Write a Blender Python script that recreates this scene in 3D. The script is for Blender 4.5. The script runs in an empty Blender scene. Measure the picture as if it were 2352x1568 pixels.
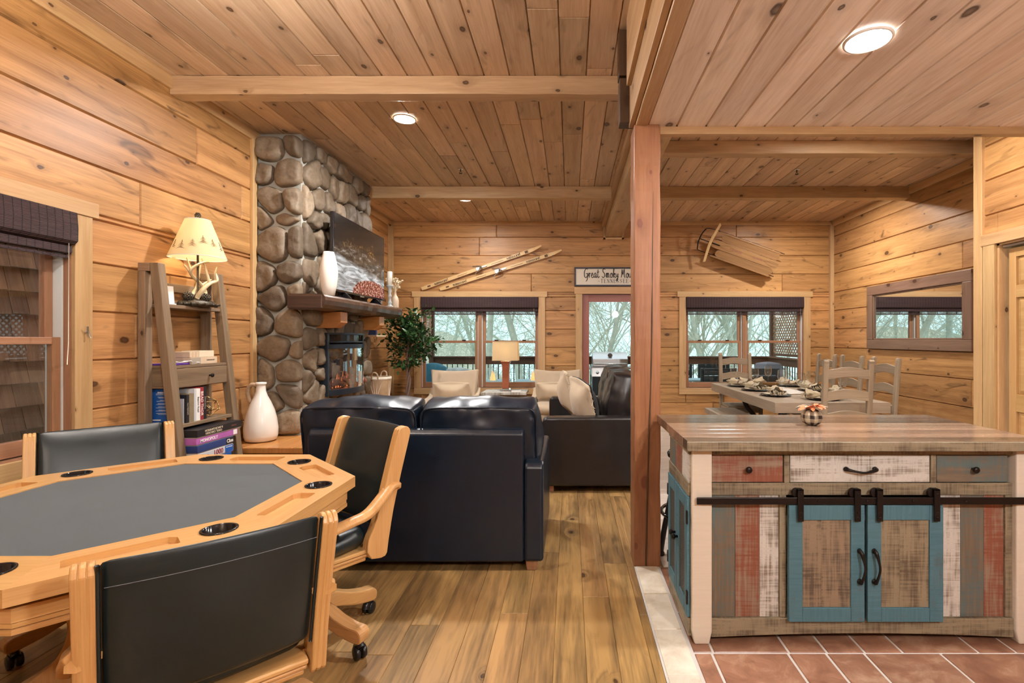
import bpy, bmesh, math, random
from mathutils import Vector, Matrix, noise as mnoise
random.seed(7)
PI = math.pi
C = bpy.context.scene.collection
E, F, VX, VY = 1.36, 1150.0, 1309.0, 780.0
def PX(px, d): return (px - VX) * d / F
def PZ(py, d): return E - (py - VY) * d / F
XL, XR, XP, YB, YF = -2.88, 4.22, 3.55, 8.05, -2.4     # room planes: left, right, partition, back, behind the camera
CZ, KZ, YK = 3.26, 2.65, 3.06                            # main ceiling, kitchen ceiling, edge of the loft

# ---------------------------------------------------------------- mesh builder
def T(x=0, y=0, z=0): return Matrix.Translation((x, y, z))
def R(a, ax='Z'): return Matrix.Rotation(a, 4, ax)
def frame(o, x, y):
    x = Vector(x).normalized(); y = Vector(y).normalized(); z = x.cross(y)
    m = Matrix((x, y, z)).transposed().to_4x4(); m.translation = Vector(o); return m
AX = {'x': 0, 'y': 1, 'z': 2}
class MB:
    def __init__(s):
        s.v = []; s.f = []; s.uv = []; s.r = []; s.mi = []; s.sm = []; s.M = Matrix()
    def add(s, vs, fs, grain='x', mat=0, smooth=False, rnd=None, off=None, M=None):
        b = len(s.v); mm = s.M @ M if M is not None else s.M
        vs = [Vector(v) for v in vs]
        s.v.extend(mm @ v for v in vs)
        rnd = random.random() if rnd is None else rnd
        off = (random.random() * 40, random.random() * 40) if off is None else off
        g = AX[grain]
        for f in fs:
            n = Vector((0, 0, 0)); k = len(f)
            for i in range(k):
                p, q = vs[f[i]], vs[f[(i + 1) % k]]
                n += Vector(((p.y - q.y) * (p.z + q.z), (p.z - q.z) * (p.x + q.x), (p.x - q.x) * (p.y + q.y)))
            d = max(range(3), key=lambda i: abs(n[i])); oth = [i for i in range(3) if i != d]
            if g in oth: a = g; c = [i for i in oth if i != g][0]
            else: a, c = oth
            s.uv.append([(vs[i][a] + off[0], vs[i][c] + off[1]) for i in f])
            s.f.append([b + i for i in f]); s.r.append(rnd); s.mi.append(mat); s.sm.append(smooth)
        return s
    def box(s, x0, x1, y0, y1, z0, z1, grain=None, **k):
        if grain is None:
            e = (abs(x1 - x0), abs(y1 - y0), abs(z1 - z0)); grain = 'xyz'[e.index(max(e))]
        x0, x1 = min(x0, x1), max(x0, x1); y0, y1 = min(y0, y1), max(y0, y1); z0, z1 = min(z0, z1), max(z0, z1)
        v = [(x0,y0,z0),(x1,y0,z0),(x1,y1,z0),(x0,y1,z0),(x0,y0,z1),(x1,y0,z1),(x1,y1,z1),(x0,y1,z1)]
        f = [(3,2,1,0),(4,5,6,7),(0,1,5,4),(1,2,6,5),(2,3,7,6),(3,0,4,7)]
        return s.add(v, f, grain, **k)
    def prism(s, poly, plane, a0, a1, grain='z', **k):
        # poly: 2D points in `plane` ('xy','yz','xz'), extruded along the third axis from a0 to a1
        n = len(poly); ar = sum(poly[i][0]*poly[(i+1)%n][1]-poly[(i+1)%n][0]*poly[i][1] for i in range(n))
        if ar < 0: poly = poly[::-1]
        def mk(p, a):
            return {'xy': (p[0],p[1],a), 'yz': (a,p[0],p[1]), 'xz': (p[0],a,p[1])}[plane]
        v = [mk(p,a0) for p in poly]+[mk(p,a1) for p in poly]
        f = [tuple(range(n-1,-1,-1)), tuple(range(n,2*n))]+[(i,(i+1)%n,n+(i+1)%n,n+i) for i in range(n)]
        if (plane == 'xz') != (a1 < a0): f = [t[::-1] for t in f]
        return s.add(v, f, grain, **k)
    def lathe(s, prof, seg=24, caps=True, **k):
        v = []; f = []; n = len(prof)
        for r, z in prof:
            for i in range(seg):
                a = 2*PI*i/seg; v.append((r*math.cos(a), r*math.sin(a), z))
        for j in range(n-1):
            for i in range(seg):
                i2 = (i+1) % seg; f.append((j*seg+i, j*seg+i2, (j+1)*seg+i2, (j+1)*seg+i))
        if caps:
            f.append(tuple(range(seg-1,-1,-1))); f.append(tuple((n-1)*seg+i for i in range(seg)))
        k.setdefault('smooth', True)
        return s.add(v, f, k.pop('grain','z'), **k)
    def tube(s, pts, r, seg=8, closed=False, flat=None, **k):
        pts = [Vector(p) for p in pts]; n = len(pts)
        rr = r if isinstance(r, (list, tuple)) else [r]*n
        v = []; f = []; up = None
        for i, p in enumerate(pts):
            t = (pts[(i+1) % n]-pts[i-1]) if closed else (pts[min(i+1,n-1)]-pts[max(i-1,0)])
            if t.length < 1e-9: t = Vector((0,0,1))
            t.normalize()
            if up is None: up = Vector((0,0,1)) if abs(t.z) < .9 else Vector((1,0,0))
            sd = t.cross(up)
            if sd.length < 1e-6: sd = t.orthogonal()
            sd.normalize(); up = sd.cross(t).normalized()
            for j in range(seg):
                a = 2*PI*(j+.5)/seg
                ca, sa = math.cos(a)*rr[i], math.sin(a)*rr[i]
                if flat: ca *= flat[0]; sa *= flat[1]
                v.append(p+sd*ca+up*sa)
        for i in range(n if closed else n-1):
            i2 = (i+1) % n
            for j in range(seg):
                j2 = (j+1) % seg; f.append((i*seg+j, i2*seg+j, i2*seg+j2, i*seg+j2)[::-1])
        if not closed:
            f.append(tuple(range(seg))[::-1] if False else tuple(range(seg))); f.append(tuple((n-1)*seg+j for j in range(seg))[::-1])
        k.setdefault('smooth', seg > 4)
        return s.add(v, f, k.pop('grain','z'), **k)
    def ball(s, c, rad, seg=14, ring=8, **k):
        rx, ry, rz = rad if isinstance(rad, (tuple, list)) else (rad,)*3
        v = []; f = []
        for j in range(ring+1):
            ph = PI*j/ring
            for i in range(seg):
                a = 2*PI*i/seg
                v.append((c[0]+rx*math.sin(ph)*math.cos(a), c[1]+ry*math.sin(ph)*math.sin(a), c[2]-rz*math.cos(ph)))
        for j in range(ring):
            for i in range(seg):
                i2 = (i+1) % seg; f.append((j*seg+i, j*seg+i2, (j+1)*seg+i2, (j+1)*seg+i))
        k.setdefault('smooth', True)
        return s.add(v, f, 'z', **k)
    def cushion(s, cx, cy, cz, w, d, h, n=10, puff=.25, rnd_=.35, wrinkle=.0, seed=0, pinch=0., **k):
        # a soft block: rounded box whose faces swell; pinch pulls the four corners of the w/h face out
        vs = {}; v = []; f = []
        def pt(a, b, c):
            key = (round(a*1000), round(b*1000), round(c*1000))
            if key in vs: return vs[key]
            p = Vector((a, b, c)); q = p.copy()
            l = p.length/max(abs(a), abs(b), abs(c)); q = p.lerp(p/l*1.12, rnd_)
            x, y, z = q
            fx = 1-a*a; fy = 1-b*b; fz = 1-c*c
            x *= 1+puff*.35*fy*fz; y *= 1+puff*fx*fz; z *= 1+puff*.5*fx*fy
            if pinch:
                y *= 1-pinch*(1-(1-a**4)*(1-c**4)); kk = 1+pinch*.12*(abs(a*c)**3); x *= kk; z *= kk
                x *= 1-.06*pinch*(1-c*c) if abs(a) > .5 else 1; z *= 1-.1*pinch*(1-a*a) if abs(c) > .5 else 1
            P = Vector((x*w/2, y*d/2, z*h/2))
            if wrinkle:
                P += Vector((0, 1 if b >= 0 else -1, .6))*wrinkle*(mnoise.noise(Vector((P.x*9+seed, P.y*4, P.z*11)))*.7+mnoise.noise(Vector((P.x*22+seed, 5, P.z*16)))*.4)
            vs[key] = len(v); v.append(P+Vector((cx, cy, cz))); return vs[key]
        g = [-1+2*i/n for i in range(n+1)]
        for i in range(n):
            for j in range(n):
                a0, a1, b0, b1 = g[i], g[i+1], g[j], g[j+1]
                for sgn in (-1, 1):
                    q = [(a0,b0),(a1,b0),(a1,b1),(a0,b1)]
                    for w_, fl in (((lambda t: (sgn,t[0],t[1])), sgn < 0), ((lambda t: (t[0],sgn,t[1])), sgn > 0), ((lambda t: (t[0],t[1],sgn)), sgn < 0)):
                        ids = [pt(*w_(t)) for t in q]
                        f.append(tuple(ids[::-1]) if fl else tuple(ids))
        k.setdefault('smooth', True)
        return s.add(v, f, k.pop('grain','x'), **k)
    def plate(s, O, U, V, N, u0, u1, v0, v1, ch=.006, dp=.009, back=None, off=None, rnd=None, mat=0):
        # a board face with chamfered edges, in the plane O + u U + v V, facing N
        O, U, V, N = Vector(O), Vector(U), Vector(V), Vector(N)
        def P(u, v, n): return O+U*u+V*v+N*n
        c = min(ch, (u1-u0)*.3, (v1-v0)*.3)
        vs = [P(u0,v0,-dp),P(u1,v0,-dp),P(u1,v1,-dp),P(u0,v1,-dp),P(u0+c,v0+c,0),P(u1-c,v0+c,0),P(u1-c,v1-c,0),P(u0+c,v1-c,0)]
        f = [(4,5,6,7),(0,1,5,4),(1,2,6,5),(2,3,7,6),(3,0,4,7)]
        if back is not None:
            vs += [P(u0,v0,-back),P(u1,v0,-back),P(u1,v1,-back),P(u0,v1,-back)]; f += [(11,10,9,8),(8,9,1,0),(9,10,2,1),(10,11,3,2),(11,8,0,3)]
        if U.cross(V).dot(N) < 0: f = [t[::-1] for t in f]
        b = len(s.v); s.v.extend(s.M @ p for p in vs)
        lu = [(u0,v0),(u1,v0),(u1,v1),(u0,v1),(u0+c,v0+c),(u1-c,v0+c),(u1-c,v1-c),(u0+c,v1-c),(u0,v0),(u1,v0),(u1,v1),(u0,v1)]
        off = off or (random.random()*40, random.random()*40); rnd = random.random() if rnd is None else rnd
        for t in f:
            s.f.append([b+i for i in t]); s.uv.append([(lu[i][0]+off[0], lu[i][1]+off[1]) for i in t]); s.r.append(rnd); s.mi.append(mat); s.sm.append(False)
        return s
    def boards(s, O, U, V, N, ul, vl, w, v_off=0., holes=(), joint=(1.6, 3.6), back=.1, ch=.006, dp=.009, seed=1):
        # tongue-and-groove boards covering ul x vl, minus rectangular holes (u0,u1,v0,v1)
        rg = random.Random(seed); v = v_off % w - w
        while v < vl:
            a, b = max(v, 0.), min(v+w, vl); v += w
            if b-a < .012: continue
            js = [0.]; x = rg.uniform(.3, 1.)*joint[1]
            while x < ul-.25: js.append(x); x += rg.uniform(*joint)
            js.append(ul)
            for u0, u1 in zip(js, js[1:]):
                off = (rg.random()*60, rg.random()*60); rd = rg.random()
                hs = [h for h in holes if h[0] < u1-.001 and h[1] > u0+.001 and h[2] < b-.001 and h[3] > a+.001]
                if not hs: s.plate(O,U,V,N,u0,u1,a,b,ch,dp,back,off,rd); continue
                us = sorted({u0,u1,*[min(max(t,u0),u1) for h in hs for t in h[:2]]}); vv = sorted({a,b,*[min(max(t,a),b) for h in hs for t in h[2:]]})
                for p, q in zip(us, us[1:]):
                    runs = []
                    for c, d in zip(vv, vv[1:]):
                        if q-p < .004 or d-c < .004: continue
                        m, n = (p+q)/2, (c+d)/2
                        if any(h[0] < m < h[1] and h[2] < n < h[3] for h in hs): continue
                        s.plate(O,U,V,N,p,q,c,d,ch if d-c > .03 else .002,dp,back,off,rd)
        return s
    def build(s, name, mats, parent=None, bevel=0., seg=2, sub=0, loc=None, rot=None):
        me = bpy.data.meshes.new(name); me.from_pydata([tuple(v) for v in s.v], [], s.f)
        for m in (mats if isinstance(mats, (list, tuple)) else [mats]): me.materials.append(MAT[m] if isinstance(m, str) else m)
        ul = me.uv_layers.new(name='UVMap'); flat = [c for f in s.uv for p in f for c in p]
        if len(ul.data)*2 == len(flat): ul.data.foreach_set('uv', flat)
        at = me.attributes.new('rnd', 'FLOAT', 'FACE'); at.data.foreach_set('value', s.r)
        me.polygons.foreach_set('material_index', s.mi); me.polygons.foreach_set('use_smooth', s.sm); me.update()
        o = bpy.data.objects.new(name, me); C.objects.link(o)
        if parent is not None: o.parent = parent
        if loc is not None: o.location = loc
        if rot is not None: o.rotation_euler = rot
        if bevel:
            b = o.modifiers.new('bevel', 'BEVEL'); b.width = bevel; b.segments = seg; b.limit_method = 'ANGLE'; b.angle_limit = math.radians(40); b.harden_normals = False
        if sub:
            b = o.modifiers.new('sub', 'SUBSURF'); b.levels = sub; b.render_levels = sub
        return o
def tag(o, label=None, cat=None, group=None, kind=None):
    if label: o['label'] = label
    if cat: o['category'] = cat
    if group: o['group'] = group
    if kind: o['kind'] = kind
    return o
def thing(name, loc, rz, label, cat, group=None, kind=None):
    o = bpy.data.objects.new(name, None); C.objects.link(o); o.location = loc; o.rotation_euler = (0, 0, rz); o.empty_display_size = .05
    return tag(o, label, cat, group, kind)
def struct(o, label, cat): return tag(o, label, cat, None, 'structure')
def copy_tree(o, parent=None):
    c = o.copy(); C.objects.link(c)
    if parent is not None: c.parent = parent
    for ch in list(o.children): copy_tree(ch, c)
    return c
def text_mesh(body, size, shear=0., ext=.0008, space=1., align='CENTER', bold=0.):
    cu = bpy.data.curves.new('t', 'FONT'); cu.body = body; cu.size = size; cu.shear = shear; cu.extrude = ext; cu.space_character = space
    cu.align_x = align; cu.align_y = 'CENTER'; cu.resolution_u = 3; cu.offset = bold
    o = bpy.data.objects.new('t', cu); C.objects.link(o); bpy.context.view_layer.update()
    me = bpy.data.meshes.new_from_object(o.evaluated_get(bpy.context.evaluated_depsgraph_get()))
    vs = [v.co.copy() for v in me.vertices]; fs = [tuple(p.vertices) for p in me.polygons]
    bpy.data.objects.remove(o); bpy.data.curves.remove(cu); bpy.data.meshes.remove(me)
    return vs, fs
def text(body, size, M, mat, parent, name='lettering', **k):
    m = MB(); vs, fs = text_mesh(body, size, **k); m.add(vs, fs, M=M)
    return m.build(name, mat, parent)
def strokes(mb, lines, M, r=.003, seg=5):
    # hand lettering: each line is a list of 2D points, smoothed and swept with a round pen
    for ln in lines:
        p = [Vector((a, b, 0)) for a, b in ln]; out = []
        for i in range(len(p)-1):
            p0, p1, p2, p3 = p[max(i-1,0)], p[i], p[i+1], p[min(i+2,len(p)-1)]
            for t in (0, .25, .5, .75):
                out.append(.5*((2*p1)+(p2-p0)*t+(2*p0-5*p1+4*p2-p3)*t*t+(3*p1-p0-3*p2+p3)*t**3))
        out.append(p[-1]); mb.tube([M @ q for q in out], r, seg)
def spline(pts, n=6):
    p = [Vector(q) for q in pts]; out = []
    for i in range(len(p)-1):
        p0, p1, p2, p3 = p[max(i-1,0)], p[i], p[i+1], p[min(i+2,len(p)-1)]
        for j in range(n):
            t = j/n; out.append(.5*((2*p1)+(p2-p0)*t+(2*p0-5*p1+4*p2-p3)*t*t+(3*p1-p0-3*p2+p3)*t**3))
    out.append(p[-1]); return out
def plate_holes(mb, outer, holes, z, mat=0, grain='x', flip=False):
    # flat polygon with holes, filled by triangulation
    bm = bmesh.new(); es = []
    for loop in [outer]+holes:
        vs = [bm.verts.new((p[0], p[1], z)) for p in loop]
        for i in range(len(vs)): es.append(bm.edges.new((vs[i], vs[(i+1) % len(vs)])))
    bmesh.ops.triangle_fill(bm, edges=es, use_beauty=True, use_dissolve=False, normal=(0,0,1))
    bm.verts.index_update(); vs = [v.co.copy() for v in bm.verts]; fs = []
    for f in bm.faces:
        ids = [v.index for v in f.verts]; f.normal_update()
        if (f.normal.z < 0) != flip: ids = ids[::-1]
        fs.append(tuple(ids))
    bm.free(); mb.add(vs, fs, grain, mat=mat)

# ---------------------------------------------------------------- materials
MAT = {}
class NG:
    def __init__(s, name):
        m = bpy.data.materials.new(name); m.use_nodes = True; m.cycles.emission_sampling = 'NONE'; s.t = m.node_tree; s.t.nodes.clear(); s.m = m; MAT[name] = m
    def n(s, typ, ins=None, **kw):
        nd = s.t.nodes.new(typ)
        for k, v in kw.items(): setattr(nd, k, v)
        for k, v in (ins or {}).items(): s.set(nd.inputs[k], v)
        return nd
    def set(s, sock, v):
        if isinstance(v, bpy.types.NodeSocket): s.t.links.new(v, sock)
        else:
            if isinstance(v, (tuple, list)) and len(v) == 3 and sock.type == 'RGBA': v = (*v, 1)
            sock.default_value = v
    def m_(s, op, a, b=None, clamp=False):
        nd = s.n('ShaderNodeMath', operation=op, use_clamp=clamp); s.set(nd.inputs[0], a)
        if b is not None: s.set(nd.inputs[1], b)
        return nd.outputs[0]
    def mix(s, f, a, b, mode='MIX'):
        nd = s.n('ShaderNodeMix', data_type='RGBA', blend_type=mode); s.set(nd.inputs[0], f); s.set(nd.inputs[6], a); s.set(nd.inputs[7], b); return nd.outputs[2]
    def ramp(s, f, stops):
        nd = s.n('ShaderNodeValToRGB'); s.set(nd.inputs[0], f); cr = nd.color_ramp
        while len(cr.elements) < len(stops): cr.elements.new(.5)
        for e, (p, c) in zip(cr.elements, stops): e.position = p; e.color = (*c, 1) if len(c) == 3 else c
        return nd.outputs[0]
    def xyz(s, x, y, z=0.):
        nd = s.n('ShaderNodeCombineXYZ'); s.set(nd.inputs[0], x); s.set(nd.inputs[1], y); s.set(nd.inputs[2], z); return nd.outputs[0]
    def sep(s, v):
        nd = s.n('ShaderNodeSeparateXYZ'); s.set(nd.inputs[0], v); return nd.outputs
    def noise(s, v, sc=1., det=3., ro=.55, dist=0., dim='3D'):
        nd = s.n('ShaderNodeTexNoise', noise_dimensions=dim); s.set(nd.inputs['Vector'], v); s.set(nd.inputs['Scale'], sc); s.set(nd.inputs['Detail'], det)
        s.set(nd.inputs['Roughness'], ro); s.set(nd.inputs['Distortion'], dist); return nd.outputs[0]
    def uv(s): return s.sep(s.n('ShaderNodeUVMap').outputs[0])
    def rnd(s): return s.n('ShaderNodeAttribute', attribute_name='rnd').outputs['Fac']
    def obj(s): return s.n('ShaderNodeTexCoord').outputs['Object']
    def gen(s): return s.n('ShaderNodeTexCoord').outputs['Generated']
    def bump(s, h, st=.2, d=.01): return s.n('ShaderNodeBump', {'Height': h, 'Strength': st, 'Distance': d}).outputs[0]
    def out(s, sh):
        o = s.n('ShaderNodeOutputMaterial'); s.t.links.new(sh, o.inputs[0]); return s.m
    def bsdf(s, col, rough=.5, metal=0., bump=None, spec=.5, coat=0., **extra):
        p = s.n('ShaderNodeBsdfPrincipled', {'Base Color': col, 'Roughness': rough, 'Metallic': metal, 'Specular IOR Level': spec, 'Coat Weight': coat})
        for k, v in extra.items(): s.set(p.inputs[k.replace('_', ' ')], v)
        if bump is not None: s.set(p.inputs['Normal'], bump)
        return s.out(p.outputs[0])
def plain(name, col, rough=.5, metal=0., bs=None, bst=.15, var=0., spec=.5, coat=0.):
    g = NG(name); c = col; b = None
    if var:
        nz = g.noise(g.obj(), 6, 4); c = g.mix(nz, tuple(x*(1-var) for x in col), tuple(min(1, x*(1+var)) for x in col))
    if bs: b = g.bump(g.noise(g.obj(), bs, 2), bst, .002)
    return g.bsdf(c, rough, metal, b, spec, coat)
def wood(name, light, dark, knot=(.045,.019,.009), gs=15., kd=.5, rough=.42, var=.3, bump=.12, ks=(1.3,5.5), ksize=(.008,.026), warp=1.3, fine=.35, spec=.35, lowf=.25, coat=0., contrast=(.32,.68), streak=0.):
    g = NG(name); u, v, _ = g.uv(); rn = g.rnd(); M = g.m_
    P = g.xyz(M('MULTIPLY', u, ks[0]), M('MULTIPLY', v, ks[1]))
    vo = g.n('ShaderNodeTexVoronoi', {'Vector': P, 'Scale': 1.}, voronoi_dimensions='2D')
    d = g.n('ShaderNodeVectorMath', operation='SUBTRACT'); g.set(d.inputs[0], P); g.set(d.inputs[1], vo.outputs['Position']); dx, dy, _z = g.sep(d.outputs[0])
    cc = g.sep(vo.outputs['Color'])
    du = M('MULTIPLY', dx, .6/ks[0]); dv = M('MULTIPLY', dy, 1./ks[1])
    dist = M('SQRT', M('ADD', M('MULTIPLY', du, du), M('MULTIPLY', dv, dv)))
    nz = g.noise(g.xyz(M('MULTIPLY', u, 25.), M('MULTIPLY', v, 45.)), 1., 2.)
    dist = M('ADD', dist, M('MULTIPLY', M('SUBTRACT', nz, .5), .012))
    ex = M('LESS_THAN', cc[0], kd)
    r = M('MULTIPLY', ex, M('ADD', ksize[0], M('MULTIPLY', M('MULTIPLY', cc[1], cc[1]), ksize[1]-ksize[0])))
    # knots: dark rim, slightly lighter heart
    mask = M('DIVIDE', M('SUBTRACT', M('MULTIPLY', r, 1.15), dist), M('ADD', M('MULTIPLY', r, .35), .0005), True)
    halo = M('SUBTRACT', 1., M('DIVIDE', dist, M('ADD', M('MULTIPLY', r, 5.), .0005)), True); h2 = M('MULTIPLY', halo, halo)
    gv = M('ADD', M('MULTIPLY', v, gs), M('MULTIPLY', h2, warp))
    n1 = g.noise(g.xyz(M('MULTIPLY', u, .8), gv, M('MULTIPLY', rn, 37.)), 1., 3., .6, .5)
    n2 = g.noise(g.xyz(M('MULTIPLY', u, 5.), M('MULTIPLY', v, gs*9.), rn), 1., 2., .6)
    fac = M('ADD', M('MULTIPLY', n1, 1-fine), M('MULTIPLY', n2, fine))
    col = g.ramp(fac, [(contrast[0], dark), (contrast[1], light)])
    col = g.mix(M('MULTIPLY', h2, .55), col, tuple(a*.6+b*.4 for a, b in zip(knot, dark)))
    heart = M('SUBTRACT', 1., M('DIVIDE', dist, M('ADD', M('MULTIPLY', r, .75), .0005)), True)
    col = g.mix(M('MULTIPLY', mask, .9), col, g.mix(M('MULTIPLY', heart, .7), knot, tuple(a*.45+b*.55 for a, b in zip(dark, knot))))
    if streak:
        sv = g.noise(g.xyz(M('ADD', M('MULTIPLY', u, 3.4), M('MULTIPLY', v, 5.)), M('MULTIPLY', v, 11.), M('MULTIPLY', rn, 11.)), 1., 2., .55, .8)
        col = g.mix(M('MULTIPLY', M('SUBTRACT', sv, .60, True), streak*5, True), col, tuple(a*.45+b*.3 for a, b in zip(knot, dark)))
    lf = g.noise(g.xyz(M('MULTIPLY', u, .7), M('MULTIPLY', v, 2.), M('MULTIPLY', rn, 9.)), 1., 2.)
    val = M('ADD', M('ADD', 1.-var*.5-lowf*.5, M('MULTIPLY', rn, var)), M('MULTIPLY', lf, lowf))
    hs = g.n('ShaderNodeHueSaturation', {'Color': col, 'Value': val, 'Hue': M('ADD', .5, M('MULTIPLY', M('SUBTRACT', M('FRACT', M('MULTIPLY', rn, 7.3)), .5), -.008))})
    bp = g.bump(fac, bump, .004) if bump >= .3 else None
    return g.bsdf(hs.outputs[0], rough, 0., bp, spec, coat)
def distressed(name, paint, under, wear=.5, rough=.55, scr=1., var=.2):
    g = NG(name); u, v, _ = g.uv(); M = g.m_; rn = g.rnd()
    a = g.noise(g.xyz(M('MULTIPLY', u, 4.), M('MULTIPLY', v, 70.*scr), rn), 1., 2., .7)
    b = g.noise(g.xyz(M('MULTIPLY', u, 110.*scr), M('MULTIPLY', v, 5.), rn), 1., 2., .7)
    c = g.noise(g.xyz(M('MULTIPLY', u, 5.), M('MULTIPLY', v, 9.), M('MULTIPLY', rn, 20.)), 1., 3., .6)
    f = M('ADD', M('ADD', M('MULTIPLY', a, .35), M('MULTIPLY', b, .3)), M('MULTIPLY', c, .45))
    k = M('MULTIPLY', M('SUBTRACT', f, .72-.34*wear), 7., True)
    ucol = g.mix(a, tuple(x*.5 for x in under), tuple(min(1, x*1.35) for x in under))
    pcol = g.mix(b, tuple(x*(1-var) for x in paint), tuple(min(1, x*(1+var)) for x in paint))
    return g.bsdf(g.mix(k, pcol, ucol), rough, 0., None, .3)
def leather(name, col, rough=.36, grain=260., bst=.12, coat=0., var=.25):
    g = NG(name); o = g.obj(); vo = g.n('ShaderNodeTexVoronoi', {'Vector': o, 'Scale': grain}); nz = g.noise(o, 14., 4.)
    h = g.m_('ADD', g.m_('MULTIPLY', vo.outputs[0], .6), g.m_('MULTIPLY', nz, .7))
    c = g.mix(nz, tuple(x*(1-var) for x in col), tuple(x*(1+var) for x in col))
    return g.bsdf(c, g.m_('ADD', rough-.08, g.m_('MULTIPLY', nz, .16)), 0., g.bump(h, bst, .002), .5, coat)
def fabric(name, col, sc=700., bst=.25, rough=.9, var=.1):
    g = NG(name); o = g.obj(); a = g.noise(o, sc, 2.); b = g.noise(o, 9., 3.)
    c = g.mix(b, tuple(x*(1-var) for x in col), tuple(min(1, x*(1+var)) for x in col))
    return g.bsdf(c, rough, 0., g.bump(a, bst, .002), .2, Sheen_Weight=.25)
def glow(name, col, st):
    g = NG(name); e = g.n('ShaderNodeEmission', {'Color': col, 'Strength': st}); return g.out(e.outputs[0])
def pane(name, tint=(1,1,1), refl=1., ior=1.45):
    g = NG(name); tr = g.n('ShaderNodeBsdfTransparent', {'Color': tint}); gl = g.n('ShaderNodeBsdfGlossy', {'Color': (1,1,1), 'Roughness': .01})
    lw = g.n('ShaderNodeLayerWeight', {'Blend': .5}); f0 = ((ior-1)/(ior+1))**2
    mx = g.n('ShaderNodeMixShader'); g.set(mx.inputs[0], g.m_('MULTIPLY', g.m_('ADD', f0, g.m_('MULTIPLY', g.m_('POWER', lw.outputs['Facing'], 4.), 1-f0)), refl, True))
    g.t.links.new(tr.outputs[0], mx.inputs[1]); g.t.links.new(gl.outputs[0], mx.inputs[2]); return g.out(mx.outputs[0])
def shade(name, col, tr=.6):
    g = NG(name); d = g.n('ShaderNodeBsdfDiffuse', {'Color': col}); t = g.n('ShaderNodeBsdfTranslucent', {'Color': col}); mx = g.n('ShaderNodeMixShader', {0: tr})
    g.t.links.new(d.outputs[0], mx.inputs[1]); g.t.links.new(t.outputs[0], mx.inputs[2]); return g.out(mx.outputs[0])

PL, PD = (.51,.270,.105), (.27,.124,.042)
wood('pine_wall', PL, PD, kd=.8, streak=1., ksize=(.005,.026), ks=(1.5,5.5), lowf=.4, contrast=(.30,.62))
wood('pine_ceiling', (.65,.475,.325), (.42,.275,.165), kd=.6, gs=13., ks=(1.8,5.), streak=.6, var=.36, lowf=.35)
wood('pine_kitchen', (.87,.755,.65), (.68,.535,.425), contrast=(.36,.60), kd=.6, gs=9., ks=(1.5,5.), ksize=(.005,.028), streak=.4, var=.22)
wood('pine_trim', (.58,.385,.195), (.42,.245,.105), kd=.35, var=.2, ks=(1.6,8.), ksize=(.005,.014))
wood('pine_beam', (.57,.395,.225), (.38,.235,.12), kd=.5, gs=10., var=.15, bump=.3, ks=(1.8,6.), ksize=(.008,.02))
wood('red_post', (.34,.15,.07), (.20,.078,.036), (.16,.05,.03), kd=.6, gs=9., var=.05, bump=.35, rough=.4, ks=(1.8,7.))
wood('oak_floor', (.43,.255,.095), (.18,.108,.044), kd=.4, gs=9., var=.36, rough=.33, fine=.3, warp=4., ks=(1.,4.), ksize=(.008,.022), contrast=(.38,.60), spec=.5, streak=.5)
wood('game_oak', (.66,.395,.165), (.52,.275,.095), kd=.0, gs=22., var=.08, rough=.33, fine=.5, lowf=.1, spec=.5)
wood('grey_wood', (.27,.185,.115), (.13,.085,.05), kd=.25, gs=18., var=.2, rough=.55)
wood('dining_wood', (.38,.295,.205), (.225,.165,.105), kd=.15, gs=16., var=.15, rough=.5, bump=.3)
wood('table_wood', (.41,.325,.24), (.25,.19,.135), kd=.15, gs=12., var=.2, rough=.38, bump=.2, spec=.5)
wood('island_top', (.265,.175,.118), (.115,.075,.052), kd=.2, gs=14., var=1.1, rough=.17, bump=.15, spec=.6, streak=.6)
wood('mantel_wood', (.095,.052,.038), (.035,.019,.013), kd=.2, gs=10., var=.1, rough=.3, bump=.5, spec=.6)
wood('window_wood', (.37,.20,.115), (.27,.13,.068), kd=.1, gs=20., var=.1, rough=.35)
wood('hearth_wood', (.58,.27,.09), (.42,.17,.05), kd=.3, gs=10., var=.15, rough=.25, spec=.5)
wood('door_wood', (.56,.35,.15), (.45,.25,.095), kd=.1, gs=18., var=.1, rough=.4)
wood('mirror_wood', (.25,.155,.105), (.15,.085,.055), kd=.4, gs=14., var=.1, rough=.4, ks=(2.,7.))
wood('deck_wood', (.16,.085,.05), (.09,.045,.028), kd=.1, var=.2, rough=.6)
wood('lattice_wood', (.52,.35,.23), (.36,.22,.14), kd=.1, var=.2, rough=.7)
wood('shingle_wood', (.34,.175,.105), (.20,.095,.055), kd=.0, gs=30., var=.5, rough=.7, bump=.4)
wood('dark_block', (.10,.055,.028), (.05,.026,.014), kd=.1, var=.2)
wood('sled_wood', (.40,.225,.10), (.24,.125,.055), kd=.0, gs=26., var=.15, rough=.35)
wood('ski_wood', (.68,.47,.24), (.55,.35,.16), kd=.0, gs=26., var=.1, rough=.3)
wood('glare_floor', (.62,.57,.52), (.48,.43,.38), kd=.05, gs=10., var=.12, rough=.16, spec=.7)  # whitish window glare on the dining floor is put into the base colour
wood('redwood_jamb', (.33,.13,.10), (.27,.10,.075), kd=.0, gs=20., var=.05, rough=.35)
UND = (.175,.135,.095)
distressed('paint_white', (.58,.57,.53), UND, .60)
distressed('paint_teal', (.105,.150,.150), UND, .72)
distressed('paint_rust', (.235,.085,.052), (.28,.20,.145), .66)
distressed('paint_blue', (.075,.175,.225), (.10,.09,.075), .3, var=.3)
distressed('paint_tan', (.275,.23,.155), (.12,.092,.062), .62)
distressed('paint_brown', (.27,.205,.14), (.105,.082,.06), .62)
distressed('paint_cream', (.66,.60,.51), (.40,.32,.24), .1, var=.08)
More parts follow.
